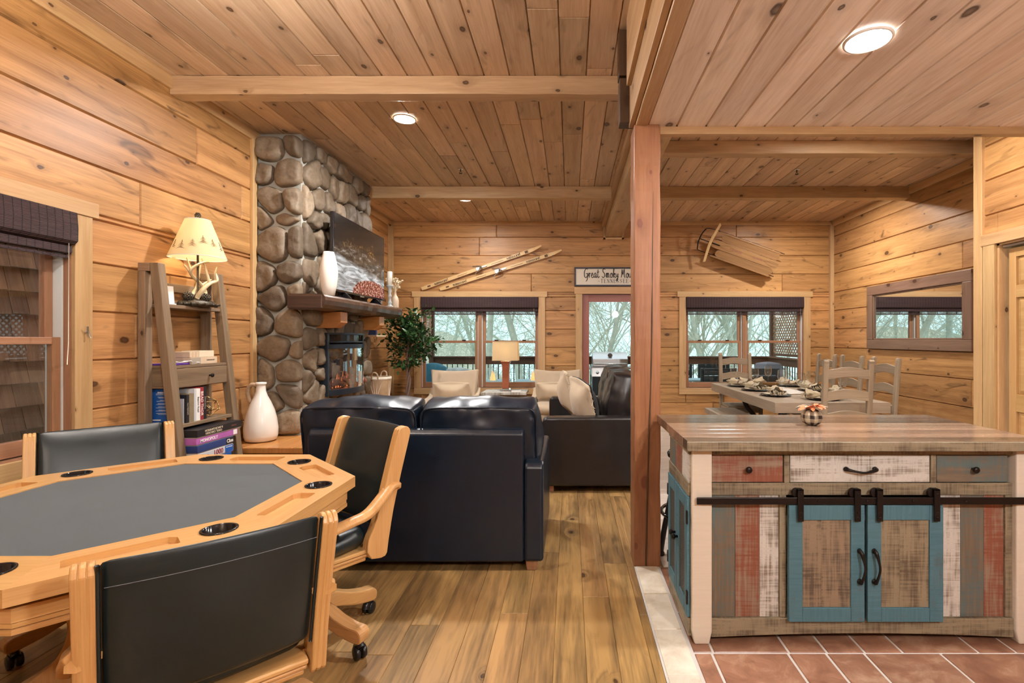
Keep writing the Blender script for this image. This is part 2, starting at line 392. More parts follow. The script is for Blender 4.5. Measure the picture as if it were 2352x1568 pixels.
leather('sofa_leather', (.0055,.0115,.023), .31, 240., .1)
leather('sofa_leather_brown', (.014,.0112,.0115), .33, 240., .1)
leather('vinyl', (.009,.0175,.021), .34, 420., .1)
fabric('felt', (.032,.050,.059), 500., .1, var=.12)
fabric('linen', (.50,.40,.29), 600.); fabric('pillow_linen', (.56,.45,.32), 600.); fabric('pillow_black', (.008,.008,.011), 500.)
fabric('napkin', (.42,.34,.22), 500., var=.5); fabric('teal_fabric', (.05,.22,.32), 500.); fabric('white_pattern', (.45,.55,.58), 40., var=.6)
plain('black_metal', (.022,.017,.015), .42, .7); plain('black_plastic', (.012,.012,.014), .35); plain('gloss_black', (.008,.008,.01), .12)
plain('blue_black', (.025,.035,.05), .3, .5); plain('brass', (.72,.50,.22), .25, 1.); plain('steel', (.58,.60,.61), .28, 1.); plain('chrome', (.7,.7,.7), .12, 1.)
plain('white_ceramic', (.78,.74,.68), .25); plain('white_vase', (.74,.69,.62), .5); plain('raffia', (.47,.34,.22), .9, 0, 120, .6, .4); plain('white_plastic', (.75,.74,.72), .4)
plain('wax', (.80,.76,.66), .5); plain('grey_turned', (.36,.38,.37), .6, 0, None, .1, .3); plain('bottle_clay', (.58,.45,.33), .5); plain('dried_flower', (.70,.58,.40), .9, 0, None, 0, .3)
plain('antler', (.62,.50,.30), .4, 0, 60, .15, .3); plain('bronze', (.055,.042,.026), .42, .4, 90, .6, .4); plain('terracotta_glaze', (.36,.115,.06), .25, 0, None, .1, .15)
plain('cream', (.70,.60,.44), .6); plain('paper_white', (.82,.80,.76), .6); plain('ink', (.012,.011,.010), .6); plain('ink_brown', (.10,.045,.02), .6); plain('sign_edge', (.018,.016,.03), .4)
plain('red', (.30,.03,.04), .5); plain('book_blue', (.012,.085,.33), .4, 0, None, 0, .2); plain('book_dark', (.015,.014,.018), .4); plain('book_photo', (.26,.20,.12), .5, 0, 30, .1, .7)
plain('box_pink', (.42,.12,.40), .5, 0, None, 0, .4); plain('box_navy', (.02,.045,.17), .5, 0, None, 0, .4); plain('box_white', (.55,.56,.60), .5, 0, None, 0, .15); plain('box_blue', (.01,.10,.42), .45); plain('box_red', (.35,.05,.05), .5)
plain('purple', (.10,.035,.30), .4); plain('grey_card', (.36,.31,.25), .6); plain('beige_box', (.60,.46,.32), .6); plain('dark_teal', (.012,.028,.034), .35); plain('frost', (.35,.55,.62), .5)
plain('plate_black', (.010,.011,.016), .12, 0, None, 0, 0, .6); plain('plate_cream', (.62,.55,.42), .2); plain('brown_glass', (.10,.05,.015), .15); plain('orange_leaf', (.62,.17,.06), .6, 0, None, 0, .3)
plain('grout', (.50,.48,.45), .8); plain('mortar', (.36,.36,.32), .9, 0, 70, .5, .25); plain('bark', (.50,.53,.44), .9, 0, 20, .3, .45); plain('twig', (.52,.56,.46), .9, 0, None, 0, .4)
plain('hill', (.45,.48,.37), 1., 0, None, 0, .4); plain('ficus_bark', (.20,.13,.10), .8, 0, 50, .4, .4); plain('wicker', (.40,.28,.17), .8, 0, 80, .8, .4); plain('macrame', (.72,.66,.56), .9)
plain('rubber', (.015,.015,.017), .6); plain('soil', (.03,.02,.015), 1.); plain('white_metal', (.72,.72,.72), .4); plain('lamp_trim', (.8,.76,.7), .5); plain('grey_cover', (.18,.20,.24), .7)
plain('ember', (.20,.06,.03), .8, 0, 40, .8, .6); plain('vinyl_light', (.62,.66,.66), .4); plain('stain_red', (.26,.10,.08), .5)
pane('glass'); pane('fire_glass', (.82,.84,.9), 2.6, 1.5); pane('wine_glass', (.97,.98,.98), 1.6, 1.5); pane('crystal', (.85,.9,.93), 2., 1.6)
shade('shade_paper', (.90,.79,.57), .55); shade('shade_cream', (.90,.78,.56), .55)
glow('downlight', (1., .93, .84), 60.); glow('added_glow_warm', (1., .95, .89), 330.); glow('added_glow_small', (1., .95, .89), 640.); MAT['added_glow_small'].cycles.emission_sampling = 'AUTO'; glow('added_glow_white', (1., .985, .97), 440.); MAT['added_glow_warm'].cycles.emission_sampling = MAT['added_glow_white'].cycles.emission_sampling = 'AUTO'
glow('flame', (1., .22, .06), 2.2); glow('patio_flame', (1., .55, .18), 1.5); glow('bulb_glow', (1., .8, .5), 6.)
g = NG('mirror_glass'); g.bsdf((.86,.88,.88), .012, 1.)
def leafmat(name, c1, c2, rough=.35):
    g = NG(name); return g.bsdf(g.mix(g.rnd(), c1, c2), rough, 0., None, .5)
leafmat('ficus_leaf', (.006,.028,.010), (.045,.125,.035))
def stone():
    g = NG('river_stone'); o = g.obj(); rn = g.rnd(); a = g.noise(o, 7., 5., .6); b = g.noise(o, 38., 4., .65)
    base = g.ramp(rn, [(0., (.050,.038,.029)), (.25, (.10,.074,.052)), (.5, (.22,.16,.105)), (.75, (.155,.124,.092)), (1., (.36,.27,.18))])
    c = g.mix(g.m_('MULTIPLY', a, .8), base, (.225,.165,.105)); c = g.mix(g.m_('SUBTRACT', .62, b, True), c, (.03,.02,.014))
    g.bsdf(c, .62, 0., g.bump(g.m_('ADD', a, g.m_('MULTIPLY', b, .5)), .5, .012), .4)
stone()
def tile(name, c1, c2, c3, rough=.3):
    g = NG(name); u, v, _ = g.uv(); rn = g.rnd(); p = g.xyz(u, v, rn); a = g.noise(p, 9., 5., .65, .6); b = g.noise(p, 2.5, 3.)
    c = g.ramp(g.m_('ADD', g.m_('MULTIPLY', a, .7), g.m_('MULTIPLY', b, .3)), [(.36, c1), (.52, c2), (.66, c3)])
    hs = g.n('ShaderNodeHueSaturation', {'Color': c, 'Value': g.m_('ADD', .88, g.m_('MULTIPLY', rn, .24))})
    g.bsdf(hs.outputs[0], rough, 0., g.bump(a, .08, .004), .45)
tile('terracotta', (.185,.085,.052), (.28,.14,.085), (.42,.265,.175), .32)
tile('travertine', (.50,.44,.34), (.62,.57,.47), (.68,.64,.55), .4)
def blindmat():
    g = NG('woven_blind'); u, v, _ = g.uv(); M = g.m_
    a = M('SINE', M('MULTIPLY', v, 900.)); n = g.noise(g.xyz(M('MULTIPLY', u, 6.), M('MULTIPLY', v, 140.)), 1., 3.)
    w = M('GREATER_THAN', M('SINE', M('MULTIPLY', u, 150.)), .93)
    c = g.mix(n, (.018,.010,.012), (.085,.048,.05)); c = g.mix(w, c, (.012,.008,.008))
    g.bsdf(c, .6, 0., g.bump(M('ADD', a, n), .5, .003), .3)
blindmat()
def plaid():
    g = NG('plaid'); x, y, z = g.sep(g.obj()); M = g.m_
    a = M('GREATER_THAN', M('SINE', M('MULTIPLY', M('ARCTAN2', y, x), 7.)), .1); b = M('GREATER_THAN', M('SINE', M('MULTIPLY', z, 170.)), .1)
    g.bsdf(g.mix(M('MULTIPLY', M('ADD', a, b), .5), (.45,.38,.27), (.03,.018,.014)), .9)
plaid()
def screen():
    g = NG('tv_picture'); _x, y, z = g.sep(g.gen()); M = g.m_
    fol = g.noise(g.xyz(M('MULTIPLY', y, 34.), M('MULTIPLY', z, 22.)), 1., 5., .7); f2 = g.noise(g.xyz(M('MULTIPLY', y, 5.), M('MULTIPLY', z, 4.), 3.), 1., 3.)
    c = g.ramp(fol, [(.40, (.004,.0035,.002)), (.50, (.045,.032,.010)), (.57, (.34,.15,.03)), (.66, (.66,.40,.13))])
    c = g.mix(M('MULTIPLY', M('SUBTRACT', f2, .54, True), 5., True), (.006,.006,.005), c)
    rk = g.noise(g.xyz(M('MULTIPLY', y, 9.), M('MULTIPLY', z, 16.), 7.), 1., 5., .7)
    rocks = g.ramp(rk, [(.4, (.008,.007,.006)), (.55, (.07,.055,.04)), (.66, (.30,.27,.24)), (.75, (.6,.58,.56))])
    c = g.mix(M('MULTIPLY', M('SUBTRACT', M('SUBTRACT', .70, M('MULTIPLY', M('ABSOLUTE', M('SUBTRACT', y, .35)), .15)), z), 9., True), c, rocks)
    wn = g.noise(g.xyz(M('MULTIPLY', y, 4.), M('MULTIPLY', z, 11.), 2.), 1., 4., .55, 1.4)
    water = g.ramp(wn, [(.3, (.05,.05,.05)), (.46, (.24,.25,.25)), (.62, (.60,.62,.63))])
    edge = M('ADD', .42, M('MULTIPLY', g.noise(g.xyz(M('MULTIPLY', y, 6.), 0., 1.), 1., 3.), .16)); edge = M('SUBTRACT', edge, M('MULTIPLY', y, .18))
    c = g.mix(M('MULTIPLY', M('SUBTRACT', edge, z), 14., True), c, water)
    dy = M('DIVIDE', M('SUBTRACT', y, .72), .40); dz = M('DIVIDE', z, .235); dd = M('ADD', M('ADD', M('MULTIPLY', dy, dy), M('MULTIPLY', dz, dz)), M('MULTIPLY', M('SUBTRACT', g.noise(g.xyz(M('MULTIPLY', y, 30.), M('MULTIPLY', z, 20.), 4.), 1., 2.), .5), .5))
    lf = g.noise(g.xyz(M('MULTIPLY', y, 46.), M('MULTIPLY', z, 30.), 9.), 1., 2., .7)
    leaf = g.ramp(lf, [(.38, (.008,.005,.004)), (.47, (.15,.015,.018)), (.54, (.30,.05,.04)), (.62, (.55,.42,.32))])
    c = g.mix(M('MULTIPLY', M('SUBTRACT', 1.02, dd), 30., True), c, leaf)
    p = g.n('ShaderNodeBsdfPrincipled', {'Base Color': (.01,.01,.01), 'Roughness': .12, 'Emission Color': c, 'Emission Strength': 1.25}); g.out(p.outputs[0])
screen()
# ---------------------------------------------------------------- camera, world, light
cam = bpy.data.cameras.new('camera'); co = bpy.data.objects.new('camera', cam); C.objects.link(co)
cam.sensor_width = 36; cam.lens = F/2352*36; cam.shift_x = (1176-VX)/2352; cam.shift_y = (VY-784)/2352; cam.clip_start = .05; cam.clip_end = 300
co.location = (0, 0, E); co.rotation_euler = (PI/2, 0, 0); bpy.context.scene.camera = co
sc = bpy.context.scene
vs_ = sc.view_settings; sc.display_settings.display_device = 'sRGB'; vs_.view_transform = 'Standard'; vs_.look = 'None'; vs_.gamma = 1; vs_.exposure = EXPO = 0.0; vs_.use_curve_mapping = False
cy = sc.cycles; cy.use_denoising = True; cy.max_bounces = 6; cy.diffuse_bounces = 4; cy.glossy_bounces = 3; cy.transmission_bounces = 3; cy.transparent_max_bounces = 10
cy.caustics_reflective = False; cy.caustics_refractive = False; cy.sample_clamp_indirect = 6; cy.use_adaptive_sampling = True; cy.adaptive_threshold = .09; cy.adaptive_min_samples = 10
w = bpy.data.worlds.new('sky'); sc.world = w; w.use_nodes = True; t = w.node_tree; t.nodes.clear()
bg = t.nodes.new('ShaderNodeBackground'); wo = t.nodes.new('ShaderNodeOutputWorld'); tc = t.nodes.new('ShaderNodeTexCoord'); sp = t.nodes.new('ShaderNodeSeparateXYZ'); cr = t.nodes.new('ShaderNodeValToRGB')
cr.color_ramp.elements[0].position = .0; cr.color_ramp.elements[0].color = (.62, .93, .97, 1); cr.color_ramp.elements[1].position = .5; cr.color_ramp.elements[1].color = (.88, .97, 1, 1)
t.links.new(tc.outputs['Generated'], sp.inputs[0]); t.links.new(sp.outputs[2], cr.inputs[0]); t.links.new(cr.outputs[0], bg.inputs[0]); bg.inputs[1].default_value = 1.6; t.links.new(bg.outputs[0], wo.inputs[0])
def lamp(name, kind, loc, power, col, size=.12, rot=(0,0,0), spread=None, parent=None):
    l = bpy.data.lights.new(name, kind); l.energy = power; l.color = col
    if kind == 'AREA': l.shape = 'DISK'; l.size = size; l.spread = spread or PI
    else: l.shadow_soft_size = size
    o = bpy.data.objects.new(name, l); C.objects.link(o); o.location = loc; o.rotation_euler = rot
    if parent is not None: o.parent = parent
    return o
WARM, NEUT = (1., .95, .89), (1., .98, .96)
def downlight(x, y, z, power, col, label):
    t_ = thing('recessed_light', (x, y, z), 0, label, 'ceiling light', 'recessed ceiling lights')
    m = MB(); m.lathe([(.098, -.003), (.096, -.010), (.088, -.012), (.084, -.006)], 28, caps=False); m.build('trim_ring', 'lamp_trim', t_)
    m = MB(); m.lathe([(.085, -.006), (.06, -.012), (.02, -.015)], 24); m.build('lens', 'downlight', t_)
    lamp('bulb', 'AREA', (0, 0, -.02), power, col, .13, parent=t_)
downlight(-1.42, 4.3, CZ, 80, NEUT, 'glowing recessed ceiling light between the two living room beams')
downlight(1.28, 2.15, KZ, 45, NEUT, 'big glowing recessed light in the low kitchen ceiling')
downlight(-1.42, 6.75, CZ, 50, WARM, 'recessed ceiling light in front of the back window and skis')
downlight(2.6, 3.85, CZ, 55, WARM, 'recessed ceiling light hidden above the kitchen ceiling edge')
downlight(3.25, 6.6, CZ, 65, WARM, 'recessed ceiling light over the far end of the dining table')
def globe(x, y, z, top, mat, label, r=.10):  # unseen globe lamps, added to brighten the ceilings
    t_ = thing('added_globe', (x, y, z), 0, label, 'pendant light')
    m = MB(); m.ball((0,0,0), r, 20, 12); m.build('globe', mat, t_)
    m = MB(); m.tube([(0,0,r*.98),(0,0,top-z)], .006, 8); m.lathe([(.055,top-z-.02),(.06,top-z)], 18); m.build('cord', 'black_metal', t_)
globe(-1.62, 1.95, 2.9, CZ, 'added_glow_small', 'small white globe pendant over the game table, above the frame', .06)  # position follows the chair shadow; hanging globe added for the ceiling
globe(1.5, -.35, 2.2, KZ, 'added_glow_white', 'white globe pendant in the kitchen behind the photographer')
globe(-.6, -1.3, 2.7, CZ, 'added_glow_warm', 'white globe pendant behind the photographer in the living area')

# ---------------------------------------------------------------- the shell
ZO = .0525
m = MB(); m.boards((XL,YF,0),(0,1,0),(0,0,1),(1,0,0), YB-YF, CZ, .2955, ZO, [(1.0-YF,2.89-YF,.73,2.09)], (2.2,4.4), .1, .009, .016, 11)
struct(m.build('wall_left','pine_wall'), 'knotty pine board wall with the dark blind window and ladder shelf', 'wall')
W1, DR, W2 = (-2.394,-.504,.583,2.046), (.196,1.116,0.,2.095), (1.862,3.752,.583,2.046)
m = MB(); m.boards((XL,YB,0),(1,0,0),(0,0,1),(0,-1,0), XR-XL, CZ, .2955, ZO, [(h[0]-XL,h[1]-XL,h[2],h[3]) for h in (W1,DR,W2)], (2.0,4.2), .1, .008, .015, 5)
struct(m.build('wall_back','pine_wall'), 'far knotty pine wall with two windows, skis and sled', 'wall')
m = MB(); m.boards((XR,2.9,0),(0,1,0),(0,0,1),(-1,0,0), YB-2.9, CZ, .2955, ZO, (), (2.2,4.4), .1, .009, .016, 8)
struct(m.build('wall_right','pine_wall'), 'knotty pine wall behind the dining table with the mirror', 'wall')
m = MB(); m.boards((XP,YF,0),(0,1,0),(0,0,1),(-1,0,0), 4.30-YF, CZ-.02, .2955, ZO, [(3.25-YF,4.16-YF,0,2.155)], (2.2,4.4), .1, .009, .016, 9)
m.boards((XP+.04,4.36,0),(1,0,0),(0,0,1),(0,1,0), XR-XP-.04, CZ-.02, .2955, ZO, (), (2,4), .1, .008, .015, 10)
struct(m.build('wall_kitchen','pine_wall'), 'pine partition wall with the panelled door at the right edge', 'wall')
m = MB(); m.boards((XL,YF,0),(1,0,0),(0,0,1),(0,1,0), XP-XL, CZ, .2955, ZO, (), (2,4), .1, .008, .015, 12)
struct(m.build('wall_front','pine_wall'), 'pine wall behind the photographer', 'wall')
m = MB(); m.boards((XL,YF,CZ),(0,1,0),(1,0,0),(0,0,-1), YB-YF, .60-XL, .1836, .059, (), (1.6,3.8), .06, .006, .013, 21)
m.boards((.60,3.0,CZ),(0,1,0),(1,0,0),(0,0,-1), YB-3.0, XR-.60, .1836, .07, (), (1.6,3.8), .06, .006, .013, 22)
struct(m.build('ceiling','pine_ceiling'), 'knotty pine plank ceiling of the living and dining area', 'ceiling')
m = MB(); m.boards((.43,YF,KZ),(0,1,0),(1,0,0),(0,0,-1), YK-YF, XP-.43, .177, .039, (), (7,9), .05, .006, .013, 23)
m.box(.47, XR, YK-.03, YK, KZ, CZ); m.box(.47, XP+.1, YF, YK-.03, CZ-.06, CZ)
struct(m.build('ceiling','pine_kitchen'), 'low pale pine plank ceiling over the kitchen island', 'ceiling')
m = MB(); m.boards((XL,YF,0),(0,1,0),(1,0,0),(0,0,1), YB-YF, .56-XL, .138, .05, [(0,3.0-YF,.385-XL,9)], (1.3,2.9), .05, .0022, .004, 31)
struct(m.build('floor','oak_floor'), 'wide plank oak floor of the living room', 'floor')
m = MB(); m.boards((.56,3.0,0),(1,0,0),(0,1,0),(0,0,1), XR-.56, YB-3.0, .15, .05, (), (1.3,2.9), .05, .0012, .002, 32)
struct(m.build('floor','glare_floor'), 'pale shiny plank floor of the dining area beyond the island', 'floor')
rg = random.Random(4); m = MB(); m.box(.53, XP, YF, 3.0, -.05, -.003, mat=1); y = 3.0; k = 0
while y > YF+.05:
    hh = (.33, .165, .33)[k % 3]; k += 1; y0 = max(y-hh, YF); x = .535-rg.uniform(0, .3)
    while x < XP:
        ww = rg.choice((.33, .33, .165, .495)) if hh > .2 else rg.choice((.33, .165, .165)); a, b = max(x, .535), min(x+ww, XP); x += ww
        if b-a > .03: m.plate((0,0,.001),(1,0,0),(0,1,0),(0,0,1), a+.005, b-.005, y0+.005, y-.005, .003, .004, mat=0)
    y = y0
struct(m.build('floor',['terracotta','grout']), 'terracotta tile floor with pale grout under the island', 'floor')
m = MB(); m.box(.385, .532, YF, 3.0, -.04, .002, mat=1); y = 3.0
while y > YF:
    m.plate((0,0,.006),(1,0,0),(0,1,0),(0,0,1), .393, .524, max(y-.33, YF)+.003, y-.003, .003, .005, mat=0); y -= .327
struct(m.build('trim_1',['travertine','grout']), 'row of cream travertine threshold tiles between oak and terracotta floors', 'threshold')
# corner and cornice trims
m = MB(); m.box(XL, XL+.022, YF, YB, 3.165, CZ); struct(m.build('trim_2','pine_trim',bevel=.003), 'pine cornice board along the top of the left wall', 'trim')
m = MB(); m.box(XL, .57, YB-.022, YB, 3.20, CZ); m.box(.83, XR, YB-.022, YB, 3.20, CZ)
m.box(.535,.57,YB-.03,YB,2.965,CZ); m.box(.83,.865,YB-.03,YB,2.965,CZ); m.box(.535,.865,YB-.03,YB,2.965,3.0)
struct(m.build('trim_3','pine_trim',bevel=.003), 'pine cornice along the top of the far wall and round the girder', 'trim')
m = MB(); m.box(XR-.022, XR, 4.36, YB, 3.165, CZ); struct(m.build('trim_4','pine_trim',bevel=.003), 'pine cornice along the top of the mirror wall', 'trim')
m = MB(); m.box(XL, XL+.05, YB-.05, YB, 0, 3.2); m.box(XL, XL+.022, YB-.14, YB-.05, 0, 3.2); struct(m.build('trim_5','pine_trim',bevel=.003), 'pine corner board in the far left corner', 'trim')
m = MB(); m.box(XR-.06, XR, YB-.06, YB, 0, 3.2); struct(m.build('trim_6','pine_trim',bevel=.004), 'pine corner board in the far right corner', 'trim')
m = MB(); m.box(XL, XL+.03, 4.505, 4.565, .48, 3.17); struct(m.build('trim_7','pine_trim',bevel=.003), 'pine strip where the left wall meets the stone chimney', 'trim')
m = MB(); m.box(XP-.025, XP+.04, 4.286, 4.376, 0, CZ); struct(m.build('trim_8','pine_trim',bevel=.003), 'pale vertical corner board at the end of the kitchen partition', 'trim')
m = MB(); m.box(.545, XP+.3, YK-.03, YK+.02, 2.605, 2.66); struct(m.build('trim_9','pine_trim',bevel=.003), 'pine edge strip along the front of the kitchen ceiling', 'trim')
m = MB(); m.box(XL, DR[0]-.1, YB-.018, YB, 0, .11); m.box(DR[1]+.1, XR, YB-.018, YB, 0, .11); struct(m.build('baseboard_back','pine_trim',bevel=.003), 'pine baseboard under the far windows', 'baseboard')
m = MB(); m.box(XL, XL+.018, YF, 4.1, 0, .11); struct(m.build('baseboard_left','pine_trim',bevel=.003), 'pine baseboard along the left wall', 'baseboard')
# beams
def beam(nm, x0, x1, y0, y1, z0, z1, label, axis, amp=.004, mat='pine_beam', seed=0):
    m = MB(); n = max(4, int(max(x1-x0, y1-y0, z1-z0)/.08)); g = AX[axis]
    lo, hi = (x0,y0,z0), (x1,y1,z1); oth = [i for i in range(3) if i != g]; vs = []; fs = []
    for i in range(n+1):
        for a, b in ((0,0),(1,0),(1,1),(0,1)):
            p = [0,0,0]; p[g] = lo[g]+(hi[g]-lo[g])*i/n
            for q, s_ in zip(oth, (a,b)): p[q] = lo[q]+(hi[q]-lo[q])*s_
            for q in oth: p[q] += amp*mnoise.noise(Vector((p[0]*5+seed, p[1]*5+q*9, p[2]*5+a*3+b*7)))
            vs.append(p)
    for i in range(n):
        for j in range(4): fs.append((4*i+j, 4*i+(j+1)%4, 4*i+4+(j+1)%4, 4*i+4+j))
    fs += [(3,2,1,0), (4*n,4*n+1,4*n+2,4*n+3)]
    if g == 1: fs = [f[::-1] for f in fs]
    m.add(vs, fs, axis); o = m.build(nm, mat, bevel=.006, seg=2); return struct(o, label, 'post' if axis == 'z' else 'beam')
beam('ceiling_beam', XL, .36, 3.60, 3.72, 3.128, CZ, 'nearest rough timber ceiling beam over the living room', 'x', seed=1)
beam('ceiling_beam', -2.46, .52, 6.20, 6.32, 3.115, CZ, 'farther living room ceiling beam meeting the stone chimney', 'x', seed=2)
beam('ceiling_beam', .83, XR, 4.77, 4.90, 3.135, CZ, 'nearer ceiling beam over the dining table', 'x', seed=3)
beam('ceiling_beam', .83, XR, 6.20, 6.32, 3.115, CZ, 'farther ceiling beam over the dining table', 'x', seed=4)
beam('ceiling_beam', .57, .83, 3.12, YB, 3.008, CZ, 'long timber girder running back to the far wall', 'y', seed=5)
m = MB(); m.box(.515, .57, 3.25, YB-.02, 3.17, CZ); struct(m.build('trim_10','pine_beam',bevel=.004), 'ledger strip between the ceiling planks and the far girder', 'trim')
beam('ceiling_beam', .395, .468, YF, YK-.02, 2.643, CZ, 'timber girder along the edge of the kitchen ceiling', 'y', amp=.002, seed=6)
m = MB(); m.box(.362, .393, YF, YK+.02, 2.66, CZ); m.box(.335, .362, YF, YK-.1, 2.86, CZ); struct(m.build('trim_11','pine_beam',bevel=.003), 'rough sawn facing boards on the near girder', 'trim')
m = MB(); m.box(.298, .392, 3.04, 3.14, 2.965, 3.245); struct(m.build('trim_12','dark_block',bevel=.004), 'upper dark brown block beside the girder above the post', 'block')
m = MB(); m.box(.302, .396, 3.04, 3.14, 2.68, 2.95); struct(m.build('trim_13','dark_block',bevel=.004), 'lower dark brown block beside the girder above the post', 'block')
p = beam('support_post', .385, .543, 3.0, 3.185, 0, 2.652, 'reddish rough-hewn timber post with a long crack beside the island', 'z', amp=.005, mat='red_post', seed=7)
m = MB(); cp = spline([(.499,3.0,2.25),(.494,3.0,1.75),(.487,3.0,1.2),(.468,3.0,.6),(.455,3.0,.0)], 8); m.tube(cp, [.001+.0042*min(1,i/14) for i in range(len(cp))], 6); m.build('crack', 'dark_block', p)

# ---------------------------------------------------------------- windows, blinds, doors
def window(nm, M, w, h, mid, label, units=2):
    r = struct(bpy.data.objects.new(nm, None), label, 'window'); C.objects.link(r)
    def mb(): b = MB(); b.M = M; return b
    b = mb(); b.box(-.14, w+.14, -.032, 0, h, h+.088, 'x'); b.build('header_casing', 'pine_trim', r, .003)
    b = mb(); b.box(-.108, 0, -.024, 0, 0, h, 'z'); b.box(w, w+.108, -.024, 0, 0, h, 'z'); b.box(-.108, w+.108, -.024, 0, -.098, 0, 'x'); b.build('casing', 'pine_trim', r, .003)
    b = mb(); b.box(-.012, .005, -.001, .15, 0, h, 'z'); b.box(w-.005, w+.012, -.001, .15, 0, h, 'z'); b.box(-.012, w+.012, -.001, .15, h-.005, h+.012, 'x'); b.box(-.012, w+.012, -.001, .15, -.02, .005, 'x'); b.build('jamb', 'window_wood', r)
    uw = w/units; b = mb(); tr = mb()
    for i in range(1, units): b.box(i*uw-.026, i*uw+.026, .01, .15, 0, h, 'z')
    for i in range(units):
        x0 = i*uw+(.026 if i else 0); x1 = (i+1)*uw-(.026 if i < units-1 else 0)
        for x, s_ in ((x0, 1), (x1, -1)): tr.box(x, x+s_*.0125, .04, .135, .01, h-.01, 'z')
        tr.box(x0, x1, .10, .13, .0, .012, 'x')
    if units > 1: b.build('mullion', 'window_wood', r, .002)
    tr.build('track', 'vinyl_light', r)
    for i in range(units):
        x0 = i*uw+(.026 if i else 0)+.013; x1 = (i+1)*uw-(.026 if i < units-1 else 0)-.013
        for z0, z1, y0, bot, top in ((.012, mid+.02, .045, .08, .04), (mid-.02, h-.005, .09, .04, .05)):
            s_ = mb(); st = .046
            s_.box(x0, x0+st, y0, y0+.036, z0, z1, 'z'); s_.box(x1-st, x1, y0, y0+.036, z0, z1, 'z'); s_.box(x0+st, x1-st, y0, y0+.036, z0, z0+bot, 'x'); s_.box(x0+st, x1-st, y0, y0+.036, z1-top, z1, 'x')
            so = s_.build('sash', 'window_wood', r, .003)
            g_ = mb(); g_.box(x0+st-.004, x1-st+.004, y0+.016, y0+.020, z0+bot-.004, z1-top+.004); g_.build('pane', 'glass', so)
        l = mb()
        for q in (.25, .75): l.box(x0+(x1-x0)*q-.03, x0+(x1-x0)*q+.03, .028, .05, mid+.02, mid+.034)
        l.build('sash_lock', 'bronze', r, .004)
    return r
def blind(M, w, top, bot, label, group=None):
    t_ = thing('woven_blind', (0,0,0), 0, label, 'window blind')
    t_.matrix_world = M
    m = MB(); z0 = top-.185; prof = [(.035, top), (-.045, top), (-.052, top-.09), (-.05, z0+.02), (-.03, z0), (.03, z0)]
    m.prism(prof, 'yz', .006, w-.006, 'x'); m.build('valance', 'woven_blind', t_, .004)
    m = MB(); m.prism([(.0, z0+.01), (-.02, z0-.01), (-.02, z0-.05), (.015, z0-.055), (.025, z0)], 'yz', .012, w-.012, 'x'); m.build('fold', 'woven_blind', t_, .004)
    m = MB(); z = z0-.06
    while z > bot: m.box(.014, w-.014, -.004, .002, z-.006, z, 'x'); z -= .0105
    m.box(.014, w-.014, -.006, .006, bot-.012, bot, 'x')
    for i in range(13): m.box(.03+(w-.06)*i/12-.002, .03+(w-.06)*i/12+.002, -.006, .004, bot, z0-.05, 'z')
    m.build('slats', 'woven_blind', t_)
    m = MB(); m.tube([(w-.07, -.058, z0), (w-.07, -.055, bot-.5), (w-.072, -.05, bot-.62)], .0022, 5); m.build('cord', 'macrame', t_)
    return t_
window('window_1', T(W1[0], YB, W1[2]), W1[1]-W1[0], W1[3]-W1[2], .745, 'double window behind the armchairs and red lamp')
window('window_2', T(W2[0], YB, W2[2]), W2[1]-W2[0], W2[3]-W2[2], .745, 'double window behind the dining table with lattice outside')
ML = frame((XL, 1.0, .73), (0, 1, 0), (-1, 0, 0))   # local x along the wall, y out of the house
window('window_3', ML, 1.89, 1.36, .625, 'window at the left edge looking on brown shingles', units=1)
blind(T(W1[0], YB, 0), W1[1]-W1[0], W1[3], 1.775, 'dark woven blind above the two armchairs')
blind(T(W2[0], YB, 0), W2[1]-W2[0], W2[3], 1.775, 'dark woven blind over the dining side window')
blind(frame((XL, 1.0, 0), (0, 1, 0), (-1, 0, 0)), 1.89, 2.09, 1.84, 'dark woven blind on the left wall above the game table chair')
# glazed door to the deck
d = struct(bpy.data.objects.new('door_1', None), 'glazed mauve deck door half hidden by the timber post', 'door'); C.objects.link(d)
x0, x1, zt = DR[0], DR[1], DR[3]
m = MB(); m.box(x0-.125, x1+.125, YB-.03, YB, zt, zt+.11, 'x'); m.box(x0-.105, x0, YB-.024, YB, 0, zt, 'z'); m.box(x1, x1+.105, YB-.024, YB, 0, zt, 'z'); m.build('casing', 'pine_trim', d, .003)
m = MB(); m.box(x0-.015, x0, YB, YB+.12, 0, zt); m.box(x1, x1+.015, YB, YB+.12, 0, zt); m.box(x0-.015, x1+.015, YB, YB+.12, zt, zt+.015); m.build('jamb', 'redwood_jamb', d)
m = MB(); y0 = YB+.03; m.box(x0+.003, x0+.112, y0, y0+.045, .01, zt-.004, 'z'); m.box(x1-.112, x1-.003, y0, y0+.045, .01, zt-.004, 'z'); m.box(x0+.112, x1-.112, y0, y0+.045, zt-.118, zt-.004, 'x'); m.box(x0+.112, x1-.112, y0, y0+.045, .01, .22, 'x')
dl = m.build('door_leaf', 'redwood_jamb', d, .003)
m = MB(); m.box(x0+.108, x1-.108, y0+.02, y0+.026, .216, zt-.114); m.build('pane', 'glass', dl)
m = MB(); m.box(x0+.10, x1-.10, y0-.004, y0+.002, zt-.125, zt-.112); m.box(x0+.10, x0+.112, y0-.004, y0+.002, .21, zt-.112); m.box(x1-.112, x1-.10, y0-.004, y0+.002, .21, zt-.112); m.build('glazing_bead', 'redwood_jamb', dl)
m = MB(); m.ball((x1-.06, y0-.05, .98), .03); m.tube([(x1-.06, y0, .98), (x1-.06, y0-.05, .98)], .012); m.build('handle', 'bronze', dl)
